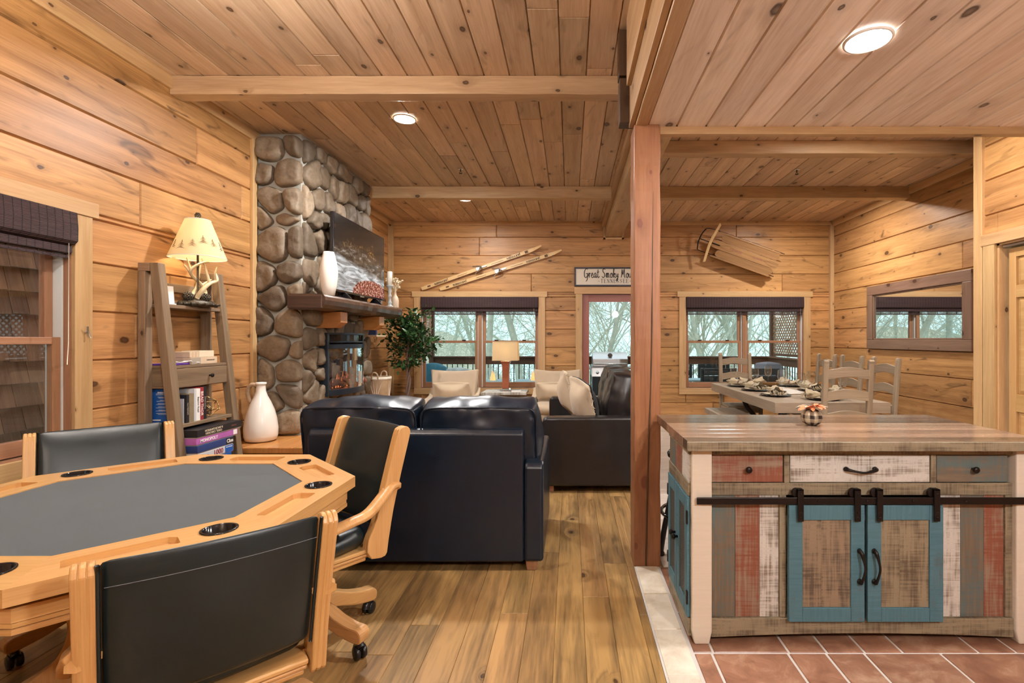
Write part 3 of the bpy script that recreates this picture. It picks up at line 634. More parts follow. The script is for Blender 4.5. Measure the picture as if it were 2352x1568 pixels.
# panelled pine door in the partition
d = struct(bpy.data.objects.new('door_2', None), 'pale panelled pine door at the right edge of the kitchen', 'door'); C.objects.link(d)
m = MB(); m.box(XP-.03, XP, 3.13, 4.295, 2.155, 2.25, 'y'); m.box(XP-.026, XP, 4.16, 4.275, 0, 2.155, 'z'); m.box(XP-.026, XP, 3.145, 3.25, 0, 2.155, 'z'); m.build('casing', 'pine_trim', d, .003)
m = MB(); m.box(XP, XP+.1, 4.14, 4.16, 0, 2.155); m.box(XP, XP+.1, 3.25, 3.27, 0, 2.155); m.box(XP, XP+.1, 3.25, 4.16, 2.14, 2.155); m.build('jamb', 'pine_trim', d)
m = MB(); m.box(XP+.02, XP+.05, 3.28, 4.13, 2.118, 2.137); m.build('track', 'steel', d, .002)
m = MB(); a, b = XP+.045, XP+.08
m.box(a, b, 4.035, 4.10, .01, 2.105, 'z'); m.box(a, b, 3.30, 3.40, .01, 2.105, 'z'); m.box(a, b, 3.66, 3.74, .01, 2.105, 'z')
for z0, z1 in ((.01,.22),(.78,.92),(1.70,1.80),(2.03,2.105)): m.box(a, b, 3.40, 3.66, z0, z1, 'y'); m.box(a, b, 3.74, 4.035, z0, z1, 'y')
for y0, y1 in ((3.40,3.66),(3.74,4.035)):
    for z0, z1 in ((.22,.78),(.92,1.70),(1.80,2.03)): m.plate((a+.008,0,0),(0,1,0),(0,0,1),(-1,0,0), y0, y1, z0, z1, .035, .012, .02)
m.build('door_leaf', 'door_wood', d, .003)
# ---------------------------------------------------------------- stone chimney, mantel, fireplace
def clip(poly, p, q, t=.5):
    # keep the part of poly on p's side of the (weighted) bisector
    mx, my = p[0]+(q[0]-p[0])*t, p[1]+(q[1]-p[1])*t; nx, ny = q[0]-p[0], q[1]-p[1]; out = []
    for i in range(len(poly)):
        a, b = poly[i], poly[(i+1) % len(poly)]
        da = (a[0]-mx)*nx+(a[1]-my)*ny; db = (b[0]-mx)*nx+(b[1]-my)*ny
        if da <= 0: out.append(a)
        if da*db < 0: k = da/(da-db); out.append((a[0]+(b[0]-a[0])*k, a[1]+(b[1]-a[1])*k))
    return out
def stones(mb, M, w, h, cols, rows, gap, depth, seed, jit=.3, over=.0):
    rg = random.Random(seed); pts = []
    for j in range(rows):
        for i in range(cols):
            x = (i+.5+(.25 if j % 2 else -.25)*(cols > 2)+rg.uniform(-jit, jit))/cols*w; y = (j+.5+rg.uniform(-jit, jit))/rows*h
            if cols <= 2: x += (.06 if j % 2 else -.06)*w*2
            pts.append((x, y))
    wt = {p: rg.uniform(.62, 1.38) for p in pts}
    for k, p in enumerate(pts):
        poly = [(-over,0),(w+over,0),(w+over,h),(-over,h)]
        for q in pts:
            if q is not p and abs(q[0]-p[0]) < 3.2*w/cols+.1 and abs(q[1]-p[1]) < 3.2*h/rows: poly = clip(poly, p, q, wt[p]/(wt[p]+wt[q]))
            if len(poly) < 3: break
        if len(poly) < 3: continue
        cx = sum(a for a, _ in poly)/len(poly); cy_ = sum(b for _, b in poly)/len(poly)
        for _ in range(2):
            new = []
            for i in range(len(poly)):
                a, b = poly[i], poly[(i+1) % len(poly)]
                new += [(a[0]*.82+b[0]*.18, a[1]*.82+b[1]*.18), (a[0]*.18+b[0]*.82, a[1]*.18+b[1]*.82)]
            poly = new
        L_ = [math.hypot(poly[i][0]-poly[i-1][0], poly[i][1]-poly[i-1][1]) for i in range(len(poly))]; tot = sum(L_); new = []; acc = 0; i = 0; N_ = 26
        for q_ in range(N_):
            tg = tot*q_/N_
            while acc+L_[i] < tg and i < len(poly)-1: acc += L_[i]; i += 1
            f_ = (tg-acc)/max(L_[i], 1e-6); a, b = poly[i-1], poly[i]; x_, y_ = a[0]+(b[0]-a[0])*f_, a[1]+(b[1]-a[1])*f_
            kq = 1+.07*mnoise.noise(Vector((x_*14, y_*14, seed))); new.append((cx+(x_-cx)*kq, cy_+(y_-cy_)*kq))
        poly = new; n = N_
        rad = sum(math.hypot(a-cx, b-cy_) for a, b in poly)/n
        if rad < .03: continue
        sc_ = 1-gap/rad; H = depth*rg.uniform(.75, 1.25)*min(1.2, rad/.09); tilt = (rg.uniform(-.25,.25), rg.uniform(-.25,.25))
        vs = []; fs = []; sd = rg.random()*50
        rings = ((1.02,-.012),(1.0,.30),(.965,.66),(.88,.92),(.70,1.03),(.44,1.06),(.2,1.06))
        for s_, hh in rings:
            for a, b in poly:
                x = cx+(a-cx)*s_*sc_; y = cy_+(b-cy_)*s_*sc_
                nz = mnoise.noise(Vector((x*11+sd, y*11, 1)))*.5+mnoise.noise(Vector((x*26+sd, y*26, 5)))*.3
                z = H*hh*(1+.45*nz+tilt[0]*(x-cx)/rad+tilt[1]*(y-cy_)/rad) if hh > 0 else hh
                vs.append((x, y, z))
        for r_ in range(len(rings)-1):
            for i in range(n): fs.append((r_*n+i, r_*n+(i+1)%n, (r_+1)*n+(i+1)%n, (r_+1)*n+i))
        fs.append(tuple((len(rings)-1)*n+i for i in range(n)))
        mb.add(vs, fs, 'x', mat=0, smooth=True, rnd=rg.random(), M=M)
CX0, CX1, CY0, CY1, HZ = XL+.02, -2.46, 4.60, 6.15, .48
t_ = thing('stone_chimney', (0,0,0), 0, 'river stone chimney breast with grey mortar rising to the ceiling on the left', 'chimney')
m = MB(); m.box(XL+.001, CX1-.02, CY0+.02, CY1-.02, HZ, CZ-.002); m.build('mortar_core', 'mortar', t_)
m = MB(); stones(m, frame((CX0-.02, CY0+.02, HZ), (1,0,0), (0,0,1)), CX1-CX0+.02, CZ-HZ-.02, 2, 12, .012, .055, 3, .27, .0); m.build('side_stones', 'river_stone', t_)
m = MB(); stones(m, frame((CX1-.02, CY0+.02, HZ), (0,1,0), (0,0,1)), CY1-CY0-.04, CZ-HZ-.02, 7, 13, .012, .052, 5, .34, .0); m.build('front_stones', 'river_stone', t_)
m = MB(); stones(m, frame((CX1-.02, CY1-.02, HZ), (-1,0,0), (0,0,1)), CX1-CX0, CZ-HZ-.02, 2, 13, .011, .036, 6, .2, .0); m.build('far_stones', 'river_stone', t_)
# hearth bench
t_ = thing('hearth_bench', (0,0,0), 0, 'raised honey pine hearth bench under the stone chimney', 'bench')
m = MB(); m.boards((XL+.02,4.08,HZ),(0,1,0),(1,0,0),(0,0,1), 2.85, .79, .1975, 0, (), (9,10), .045, .004, .005, 3); m.build('top', 'hearth_wood', t_)
m = MB(); m.box(XL+.02, -2.09, 4.12, 4.145, 0, .435, 'x'); m.box(-2.12, -2.095, 4.12, 6.9, 0, .435, 'y'); m.box(XL+.02,-2.09,4.105,4.12,.0,.1,'x'); m.build('front_panel', 'hearth_wood', t_, .003)
# mantel slab with a live front edge
t_ = thing('mantel_shelf', (0,0,0), 0, 'thick dark live-edge mantel slab across the stone chimney', 'mantel')
m = MB(); n = 40; vs = []; fs = []
for i in range(n+1):
    y = 4.44+2.05*i/n; a = mnoise.noise(Vector((y*2.2, 1, 0)))*.03+mnoise.noise(Vector((y*7, 3, 0)))*.012
    b = mnoise.noise(Vector((y*4, 8, 0)))*.012; tp = 1.765; xf = -2.165+a
    prof = [(CX1-.03, 1.635), (xf-.13, 1.632+b), (xf-.055, 1.645+b), (xf-.015, 1.675), (xf, 1.715), (xf-.004, 1.745), (xf-.02, tp), (CX1-.03, tp)]
    if i < 1: pass
    vs += [(p, y, z) for p, z in prof]
for i in range(n):
    for j in range(8): fs.append((8*i+j, 8*i+8+j, 8*i+8+(j+1)%8, 8*i+(j+1)%8)[::-1])
fs += [tuple(range(8)), tuple(8*n+j for j in range(8))[::-1]]
m.add(vs, fs, 'y'); m.box(CX1-.045, -2.20, 4.435, 4.46, 1.64, 1.757, 'x'); m.build('slab', 'mantel_wood', t_, .004)
def corbel(y):
    m = MB(); m.prism([(CX1-.03, 1.634), (CX1-.03, 1.475), (-2.31, 1.475), (-2.245, 1.53), (-2.245, 1.634)], 'xz', y-.075, y+.075, 'x'); m.build('corbel', 'hearth_wood', t_, .004)
corbel(4.98); corbel(5.98)
# electric fireplace with a bowed glass front
t_ = thing('electric_fireplace', (0,0,0), 0, 'blue-black bow fronted electric fireplace with glowing logs set in the stone', 'fireplace')
fy0, fy1, fz0, fz1 = 4.95, 5.78, .80, 1.43
def bow(y, off=0): k = (y-(fy0+fy1)/2)/((fy1-fy0)/2); return -2.395+.13*(1-k*k)+off
ys = [fy0+(fy1-fy0)*i/20 for i in range(21)]
def bowed(mb, z0, z1, o0, o1, **k): mb.prism([(bow(y, o1), y) for y in ys]+[(bow(y, o0) if o0 is not None else CX1-.0, y) for y in ys[::-1]], 'xy', z0, z1, 'y', **k)
m = MB(); bowed(m, fz1-.02, fz1, None, .012); bowed(m, fz1-.10, fz1-.085, None, .008); bowed(m, fz1-.16, fz1-.115, None, .008); bowed(m, fz0, fz0+.06, None, .01)
for y in (fy0, fy1): m.box(CX1-.01, -2.385, y-.018, y+.018, fz0, fz1, 'z')
m.build('casing', 'blue_black', t_, .003)
m = MB(); bowed(m, fz1-.085, fz1-.02, None, -.03); m.build('vent', 'gloss_black', t_)
m = MB(); bowed(m, fz0+.06, fz1-.16, -.006, 0.); gl = m.build('glass_front', 'fire_glass', t_)
m = MB(); m.box(CX1+.002, CX1+.008, fy0+.02, fy1-.02, fz0+.05, fz1-.1); m.build('back_panel', 'black_plastic', t_)
rg = random.Random(2)
for k in range(5):
    y = 5.1+.13*k; m = MB(); m.tube([(-2.43, y-.10+rg.uniform(-.05,.05), fz0+.09+.03*(k%2)), (-2.38, y+.02, fz0+.13+.02*(k%3)), (-2.35, y+.12, fz0+.09)], [.028,.034,.026], 9); m.build('log', 'ember', t_)
m = MB()
for k in range(26):
    y = 5.05+.62*rg.random(); z = fz0+.07; h = rg.uniform(.05, .2)*(1-abs(y-5.3)); x = -2.42+rg.uniform(0,.05)
    m.add([(x, y-.012, z), (x, y+.012, z), (x+.01, y+rg.uniform(-.02,.02), z+h)], [(0,1,2)], 'z')
m.build('flames', 'flame', t_)
# television
t_ = thing('television', (0,0,0), 0, 'large black flat television showing a rocky autumn river, on the mantel', 'television')
ty0, ty1, tz0, tz1, tx = 4.84, 6.16, 1.835, 2.605, -2.285
m = MB(); m.box(tx-.035, tx, ty0, ty1, tz0, tz1, 'y'); m.box(tx-.06, tx-.03, ty0+.3, ty1-.3, tz0+.1, tz0+.5); m.build('bezel', 'gloss_black', t_, .004)
m = MB(); m.box(tx, tx+.002, ty0+.011, ty1-.011, tz0+.022, tz1-.011, 'y'); m.build('screen', 'tv_picture', t_)
for y in (ty0+.25, ty1-.25):
    m = MB(); m.prism([(tx-.10, 1.766), (tx+.07, 1.766), (tx+.07, 1.774), (tx, 1.845), (tx-.03, 1.845), (tx-.10, 1.774)], 'xz', y-.012, y+.012); m.build('foot', 'gloss_black', t_, .002)
m = MB(); m.box(tx+.001, tx+.006, (ty0+ty1)/2-.05, (ty0+ty1)/2+.05, tz0-.012, tz0+.004); m.build('sensor_bar', 'steel', t_, .001)
# things on the mantel
def vessel(nm, prof, mat, loc, label, cat, seg=28, rz=0):
    m = MB(); m.lathe(prof, seg); o = m.build(nm, mat, None, loc=loc); return tag(o, label, cat)
vessel('tall_vase', [(.045,0),(.05,.004),(.068,.09),(.077,.17),(.078,.23),(.068,.31),(.05,.385),(.044,.405),(.040,.405),(.045,.38),(.05,.35)], 'white_vase', (-2.225,4.62,1.765), 'tall off-white vase on the near end of the mantel', 'vase')
def candlestick(y, x, hh, ch, cr_, label):
    t_ = thing('candlestick', (x, y, 1.765), 0, label, 'candle holder')
    k = hh/.27; m = MB(); m.lathe([(.042,0),(.042,.012),(.026,.022),(.018,.04*k),(.03,.06*k),(.017,.075*k),(.015,.12*k),(.026,.135*k),(.02,.15*k),(.014,.17*k),(.024,.205*k),(.017,.225*k),(.034,.25*k),(.042,.262*k),(.042,.27*k)], 20); m.build('turned_stem', 'grey_turned', t_)
    m = MB(); m.lathe([(cr_,.27*k),(cr_,.27*k+ch),(cr_*.8,.27*k+ch+.004)], 18); m.tube([(0,0,.27*k+ch),(.002,0,.27*k+ch+.014)], .0015, 5); m.build('candle', 'wax', t_)
candlestick(6.24, -2.245, .27, .17, .03, 'grey turned candlestick with a stout cream candle beside the television')
candlestick(6.25, -2.37, .36, .17, .022, 'taller grey candlestick with a slim candle close behind the television edge')
t_ = thing('flower_bottle', (-2.245, 6.43, 1.765), 0, 'beige bottle vase of dried cream flowers at the far mantel end', 'vase')
m = MB(); m.lathe([(.042,0),(.045,.01),(.045,.10),(.038,.135),(.018,.165),(.016,.20),(.019,.205),(.014,.205)], 20); m.build('bottle', 'bottle_clay', t_)
rg = random.Random(8); st = MB(); fl = MB()
for k in range(16):
    a = rg.uniform(0, 2*PI); r_ = rg.uniform(.03,.11); z = rg.uniform(.26,.40); p = (r_*math.cos(a), r_*math.sin(a), z)
    st.tube([(0,0,.19),(p[0]*.4,p[1]*.4,.19+(z-.19)*.6),p], .0016, 5)
    for q in range(5):
        c = (p[0]+rg.uniform(-.018,.018), p[1]+rg.uniform(-.018,.018), p[2]+rg.uniform(-.02,.02)); fl.ball(c, (rg.uniform(.008,.016), rg.uniform(.008,.016), rg.uniform(.006,.013)), 7, 5)
st.build('stems', 'dried_flower', t_); fl.build('blossoms', 'dried_flower', t_)
# jug on the hearth
t_ = thing('ceramic_jug', (-2.69, 4.36, HZ+.001), .4, 'large glossy cream jug with a raffia handle on the hearth bench', 'jug')
k = .81; m = MB(); m.lathe([(.118*k,0),(.150*k,.012),(.162*k,.05),(.164*k,.11),(.152*k,.19),(.128*k,.27),(.094*k,.34),(.064*k,.39),(.048*k,.43),(.044*k,.475),(.044*k,.488),(.052*k,.49),(.053*k,.507),(.045*k,.509),(.038*k,.505),(.036*k,.44)], 40); m.build('body', 'white_ceramic', t_)
m = MB(); hp = spline([(-.035,0,.475),(-.075,0,.49),(-.112,0,.46),(-.12,0,.41),(-.108,0,.365),(-.088,0,.335)], 5); m.tube(hp, [.017+.0016*math.sin(i*2.2) for i in range(len(hp))], 10); m.build('handle', 'raffia', t_, rot=(0,0,-.45))
# macrame basket, wall shelf, ficus
t_ = thing('woven_basket', (-2.52, 6.62, HZ+.001), 0, 'woven basket with knotted white cord on the far hearth end', 'basket')
m = MB(); m.lathe([(.115,0),(.12,.01),(.135,.2),(.15,.38),(.148,.385),(.135,.375),(.12,.2),(.105,.02)], 26); m.build('basket_body', 'wicker', t_)
m = MB()
for i in range(14):
    a = 2*PI*i/14; nx = 2*PI*(round(i/3.5)*3.5)/14
    m.tube([(.152*math.cos(a),.152*math.sin(a),.375),(.135*math.cos((a+nx)/2),.135*math.sin((a+nx)/2),.22),(.128*math.cos(nx),.128*math.sin(nx),.08),(.125*math.cos((a+nx)/2),.125*math.sin((a+nx)/2),.01)], .005, 5)
m.lathe([(.153,.36),(.156,.37),(.153,.392),(.148,.39)], 26, caps=False); m.build('macrame_cord', 'macrame', t_)
for s_ in (-1, 1): m = MB(); m.tube(spline([(-.04, s_*.15,.37),(-.035, s_*.165,.43),(0, s_*.17,.455),(.035, s_*.165,.43),(.04, s_*.15,.37)], 4), .010, 7); m.build('handle', 'raffia', t_)
t_ = thing('wall_shelf', (XL, 6.75, 1.40), 0, 'small pale wall shelf behind the chimney above the basket', 'shelf')
m = MB(); m.box(0, .34, -.17, .17, 0, .022, 'y'); m.build('board', 'cream', t_, .002)
tag(MB().box(XL+.03, XL+.3, 6.66, 6.70, 1.423, 1.56).build('blue_box', 'box_navy', None, .003), 'small dark blue box standing on the pale wall shelf', 'box')
def ficus(loc):
    t_ = thing('ficus_tree', loc, 0, 'artificial ficus tree with glossy dark leaves beside the left armchair', 'plant')
    m = MB(); m.lathe([(.12,0),(.13,.01),(.16,.28),(.17,.29),(.15,.29),(.14,.25)], 24); m.build('pot', 'wicker', t_)
    m = MB(); m.lathe([(.145,.24),(.1,.26)], 20); m.build('soil', 'soil', t_)
    rg = random.Random(5); tr = MB()
    for k in range(3):
        pts = [(.022*math.cos(z*9+k*2.1)+.03*math.sin(z*2.2)+.0, .022*math.sin(z*9+k*2.1), .25+z) for z in [i*.072 for i in range(18)]]
        tr.tube(pts, [.017-.006*i/17 for i in range(18)], 7)
    tips = []
    for k in range(44):
        z0 = rg.uniform(.95, 1.62); a = rg.uniform(0, 2*PI); L = rg.uniform(.2, .44)*(1.15-abs(z0-1.22)*.9); dz = rg.uniform(-.12, .5)
        p0 = Vector((.03*math.sin(2.2*(z0-.25)), 0, z0)); p2 = p0+Vector((math.cos(a)*L, math.sin(a)*L*.8, dz*L*1.7)); p2.x = max(p2.x, XL+.12-loc[0]); p1 = p0.lerp(p2, .5)+Vector((0,0,.05))
        tr.tube([p0, p1, p2], [.007,.005,.0025], 5); tips.append((p0, p1, p2))
    tr.build('trunk', 'ficus_bark', t_)
    lf = MB()
    for p0, p1, p2 in tips:
        for q in range(30):
            f = rg.uniform(.25, 1.05); b = p0.lerp(p1, f*2) if f < .5 else p1.lerp(p2, (f-.5)*2)
            b = b+Vector((rg.gauss(0,.045), rg.gauss(0,.045), rg.gauss(0,.04)))
            dr = (b-Vector((0,0,1.1))).normalized()+Vector((rg.gauss(0,.7), rg.gauss(0,.7), rg.gauss(-.45,.6))); dr.normalize()
            up = Vector((rg.gauss(0,.5), rg.gauss(0,.5), 1)); sd = dr.cross(up).normalized()
            if loc[0]+b.x+min(0, dr.x)*.11 < XL+.03: continue
            nn = sd.cross(dr); L = rg.uniform(.06, .105); W = L*.27
            lf.add([b, b+dr*L*.35+sd*W-nn*.004, b+dr*L, b+dr*L*.35-sd*W-nn*.004, b+dr*L*.4+nn*.006], [(0,4,1),(4,2,1),(0,3,4),(4,3,2)], 'x', rnd=rg.random(), smooth=True)
    lf.build('foliage', 'ficus_leaf', t_)
ficus((-2.38, 7.3, 0))

# ---------------------------------------------------------------- octagonal game table
TX, TY, TZ = -1.655, 1.91, .76
t_ = thing('game_table', (TX, TY, 0), 0, 'octagonal oak game table with grey felt top and cup holders', 'table')
A0, A1 = .71, .52; TAN = math.tan(PI/8)
for k in range(8):
    ro = R(-k*PI/4)   # each rim piece: local +x outward, y along the edge
    m = MB(); m.M = ro
    outer = [(A1,-A1*TAN),(A0,-A0*TAN),(A0,A0*TAN),(A1,A1*TAN)]
    cc = [(.618+.046*math.cos(2*PI*i/24), .155+.046*math.sin(2*PI*i/24)) for i in range(24)]
    tr = [(.580,-.19),(.585,-.198),(.655,-.198),(.660,-.19),(.660,.045),(.655,.053),(.60,.053),(.580,.033)]
    plate_holes(m, outer, [cc, tr], TZ, grain='y')
    plate_holes(m, outer, [cc], TZ-.045, grain='y', flip=True)
    for lp, dp in ((tr, .018), (cc, .045)):
        n = len(lp); vs = [(a, b, TZ) for a, b in lp]+[(a, b, TZ-dp) for a, b in lp]
        m.add(vs, [(i, (i+1)%n, n+(i+1)%n, n+i)[::-1] for i in range(n)], 'y')
        if dp < .04: m.add([(a, b, TZ-dp) for a, b in lp], [tuple(range(n))], 'y')
    n = 4; vs = [(a, b, TZ-.045) for a, b in outer]+[(a, b, TZ) for a, b in outer]; m.add(vs, [(i, (i+1)%4, 4+(i+1)%4, 4+i) for i in range(4)], 'y')
    m.build('rim', 'game_oak', t_)
    m = MB(); m.M = ro @ T(.618, .155, TZ); m.lathe([(.052,.001),(.052,.004),(.046,.0045),(.043,.002),(.041,-.04),(.0,-.041)], 26, caps=False); m.build('cup_holder', 'gloss_black', t_)
    m = MB(); m.M = ro
    a = A0-.03
    for z0, z1, o in ((.700,.713,-.012),(.662,.698,0),(.648,.660,-.003),(.632,.646,0)): m.prism([(a-.03+o,-(a-.03)*TAN),(a+o,-(a+o)*TAN),(a+o,(a+o)*TAN),(a-.03+o,(a-.03)*TAN)], 'xy', z0, z1, 'y')
    m.build('apron', 'game_oak', t_)
m = MB(); oc = [(A1*math.cos(PI/8+i*PI/4)/math.cos(PI/8), A1*math.sin(PI/8+i*PI/4)/math.cos(PI/8)) for i in range(8)]; m.prism(oc, 'xy', TZ-.03, TZ-.004); m.build('playing_surface', 'felt', t_)
m = MB(); oc = [(a*1.15, b*1.15) for a, b in oc]; m.prism(oc, 'xy', TZ-.075, TZ-.046); m.build('underframe', 'game_oak', t_)
m = MB(); m.box(-.11,.11,-.11,.11,.10,.69,'z'); m.box(-.3,.3,-.3,.3,.66,.69); m.build('pedestal', 'game_oak', t_, .01)
for k in range(4):
    m = MB(); m.M = R(.40+k*PI/2)
    up = spline([(.10,.60),(.19,.60),(.225,.55),(.22,.48),(.205,.40),(.19,.30),(.23,.20),(.33,.13),(.43,.09),(.46,.05),(.45,.0)], 5); lo = spline([(.40,.0),(.36,.04),(.25,.06),(.15,.10),(.10,.18)], 5)
    m.prism([(p.x,p.y) for p in up]+[(p.x,p.y) for p in lo], 'xz', -.032, .032, 'z'); m.build('leg', 'game_oak', t_, .008)

# ---------------------------------------------------------------- rolling game chairs
def game_chair():
    t_ = thing('game_chair', (0,0,0), 0, '', 'chair', 'rolling oak and black game chairs')
    m = MB(); m.cushion(0, .045, .455, .52, .44, .10, 8, .10, .42); m.build('seat', 'vinyl', t_, sub=1)
    m = MB(); arc = [(-.235,-.22),(.235,-.22),(.238,-.16),(.265,-.15),(.262,.10),(.24,.20),(.175,.255),(.08,.275),(-.08,.275),(-.175,.255),(-.24,.20),(-.262,.10),(-.265,-.15),(-.238,-.16)]
    for z0, z1, k in ((.355,.372,.955),(.374,.388,.985),(.390,.408,1.0)): m.prism([(a*k, b*k) for a, b in arc], 'xy', z0, z1, 'x')
    m.build('seat_frame', 'game_oak', t_, .005)
    for s_ in (-1, 1):
        fr = MB(); x0 = s_*.262
        side = spline([(-.155,.365),(-.222,.358),(-.238,.42),(-.262,.55),(-.305,.72),(-.348,.875),(-.352,.905),(-.335,.925),(-.305,.922),(-.285,.895),(-.24,.74),(-.195,.58),(-.165,.50),(-.14,.45),(-.135,.40)], 3)
        poly = [(p.x, p.y) for p in side]
        for j in range(3): fr.prism(poly, 'yz', x0+s_*(-.022+.0145*j), x0+s_*(-.0085+.0145*j), 'z')
        fr.prism([(a*.985-.003, (b-.63)*.985+.63) for a, b in poly], 'yz', x0-.019, x0+.019, 'z')
        fr.build('stile', 'game_oak', t_, .004)
        ar = MB(); pts = spline([(x0+s_*.0,-.285,.66),(x0+s_*.010,-.25,.66),(x0+s_*.022,-.20,.622),(x0+s_*.028,-.13,.572),(x0+s_*.03,-.05,.557),(x0+s_*.028,.04,.54),(x0+s_*.015,.12,.50),(x0+s_*.002,.155,.43),(x0-s_*.004,.165,.38)], 5)
        ar.tube(pts, [.032]*len(pts), 8, flat=(1., .62)); ar.build('arm', 'game_oak', t_, .004)
    bk = MB(); n = 12; vs = []; fs = []; Q = []
    for i in range(n+1):
        u = -1+2*i/n; row = []
        for j in range(17):
            tt = j/16; z = .475+.45*tt; yc = -.233-(z-.55)*.27-.022*(1-u*u); row.append((u*.236, yc, z))
        Q.append(row)
    th = [.022+.013*math.sin(min(1, j/14.)*PI*.9) for j in range(17)]
    for sgn in (1, -1):
        for i in range(n+1):
            for j in range(17):
                x, y, z = Q[i][j]; e = 1-.45*abs(-1+2*i/n)**6; top = 1-(max(0, j-13)/3.)**2*.8
                vs.append((x, y+sgn*th[j]*e*max(.2, top)+(.006 if sgn < 0 else 0), z))
    N = (n+1)*17
    for i in range(n):
        for j in range(16):
            a, b, c, d = i*17+j, (i+1)*17+j, (i+1)*17+j+1, i*17+j+1
            fs.append((a,d,c,b)); fs.append((N+a,N+b,N+c,N+d))
    for i in range(n): fs.append((i*17+16, N+i*17+16, N+(i+1)*17+16, (i+1)*17+16)); fs.append((i*17, (i+1)*17, N+(i+1)*17, N+i*17))
    for j in range(16): fs.append((j, N+j, N+j+1, j+1)); fs.append((n*17+j, n*17+j+1, N+n*17+j+1, N+n*17+j))
    bk.add(vs, fs, 'x', smooth=True); bo = bk.build('backrest', 'vinyl', t_, sub=1)
    for s_ in (-1, 1): m = MB(); m.tube([(s_*.237, Q[0 if s_ < 0 else n][j][1]-.016, .475+.45*j/16-.004) for j in range(17)], .005, 6); m.build('piping', 'vinyl', bo)
    m = MB(); m.tube([(-.225+.45*i/20, -.233-(.475+.45*.86-.55)*.27-.022*(1-(-1+2*i/20)**2)-.0335, .475+.45*.86) for i in range(21)], .0008, 4); m.build('stitching', 'grey_cover', bo)
    m = MB(); m.lathe([(.028,.12),(.028,.33),(.10,.335),(.11,.352)], 18); m.box(-.10,.10,-.10,.10,.335,.355); m.build('swivel', 'black_metal', t_)
    m = MB(); m.lathe([(.075,.115),(.08,.13),(.078,.19),(.06,.205)], 20); m.build('hub', 'game_oak', t_, .004)
    for k in range(5):
        M = R(k*2*PI/5+.937); lg = MB(); lg.M = M
        prof = spline([(.04,.195),(.12,.19),(.20,.155),(.27,.135),(.315,.13),(.335,.11),(.33,.075),(.30,.07),(.22,.085),(.13,.115),(.04,.12)], 4)
        lg.prism([(p.x, p.y) for p in prof], 'xz', -.03, .03, 'x'); lo = lg.build('leg', 'game_oak', t_, .007)
        cs = MB(); cs.M = M @ T(.30, 0, 0) @ R(.7+k)
        for s_ in (-1, 1): cs.M = M @ T(.30, 0, .028) @ R(.7+k) @ T(-.012, s_*.014, 0) @ R(PI/2, 'X'); cs.lathe([(.012,-.010),(.026,-.009),(.028,-.004),(.028,.004),(.026,.009),(.012,.010)], 18)
        cs.M = M @ T(.30, 0, 0) @ R(.7+k); cs.tube([(0,0,.03),(0,0,.075)], .008, 8); cs.tube(spline([(-.03,0,.05),(-.012,0,.062),(.012,0,.05),(.02,0,.034)], 4), .016, 8)
        cs.build('caster', 'black_plastic', lo)
    return t_
ch0 = game_chair()
def put(o, x, y, nx, ny, label, dz=0., sc_=1.):
    o.location = (x, y, dz); o.rotation_euler = (0, 0, math.atan2(-nx, ny)); o['label'] = label; o.scale = (1, 1, sc_); return o
# (backrest midpoint, facing, height factor): the seat axis lies .32 m in front of the backrest
def seat(o, bx, by, fx, fy, top, label):
    l = math.hypot(fx, fy); fx /= l; fy /= l; return put(o, bx+fx*.32, by+fy*.32, fx, fy, label, 0., top/.925)
seat(ch0, -.917, 1.317, -.66, .75, .85, 'nearest game chair, its wide black back turned to the camera')
c1 = seat(copy_tree(ch0), -.993, 2.503, -.61, -.79, .925, 'game chair between the table and the back of the black loveseat')
for c_ in c1.children:      # this one is raised on its gas lift
    if c_.name.startswith('swivel'): c_.scale[2] = 1.10; c_.location[2] = -.012
    elif not c_.name.startswith(('leg', 'hub')): c_.location[2] = .03
c2 = seat(copy_tree(ch0), -2.40, 2.58, .70, -.72, .91, 'game chair against the left wall below the dark blind')
seat(copy_tree(ch0), -2.42, 1.13, .72, .70, .90, 'game chair tucked in at the lower left, mostly outside the photo')
for q_ in (ch0, c2):
    for c_ in q_.children:
        if c_.name.startswith('leg'): c_.rotation_euler[2] = math.radians(36)
# ---------------------------------------------------------------- ladder shelf and what stands on it
LY0, LY1 = 3.335, 3.895
t_ = thing('ladder_shelf', (0,0,0), 0, 'weathered grey wood ladder shelf against the left pine wall', 'shelf')
def fx(z): return -2.72+.21*(1.87-z)/1.87          # room-side edge of the slanted legs
for y in (LY0, LY1):
    m = MB(); m.box(XL+.025, XL+.075, y-.03, y+.03, 0, 1.814, 'z'); m.build('rear_leg', 'grey_wood', t_, .004)
    m = MB(); m.prism([(fx(1.87)-.058, 1.87), (fx(1.87), 1.87), (fx(0), 0), (fx(0)-.058, 0)], 'xz', y-.03, y+.03, 'z'); m.build('leg', 'grey_wood', t_, .004)
    m = MB(); m.box(XL+.025, fx(1.87)-.056, y-.0296, y+.0296, 1.8145, 1.8695, 'x'); m.build('top_rail', 'grey_wood', t_, .004)
for z, nm in ((1.575,'shelf'),(.765,'shelf'),(.40,'shelf')):
    m = MB(); m.box(XL+.03, fx(z)-.012, LY0+.03, LY1-.03, z, z+.025, 'y'); m.build(nm, 'grey_wood', t_, .003)
    m = MB(); m.box(XL+.03, XL+.05, LY0+.03, LY1-.03, z+.025, z+.06, 'y'); m.build('back_rail', 'grey_wood', t_, .003)
m = MB(); m.box(XL+.03, XL+.05, LY0+.03, LY1-.03, 1.70, 1.76, 'y'); m.build('back_rail', 'grey_wood', t_, .003)
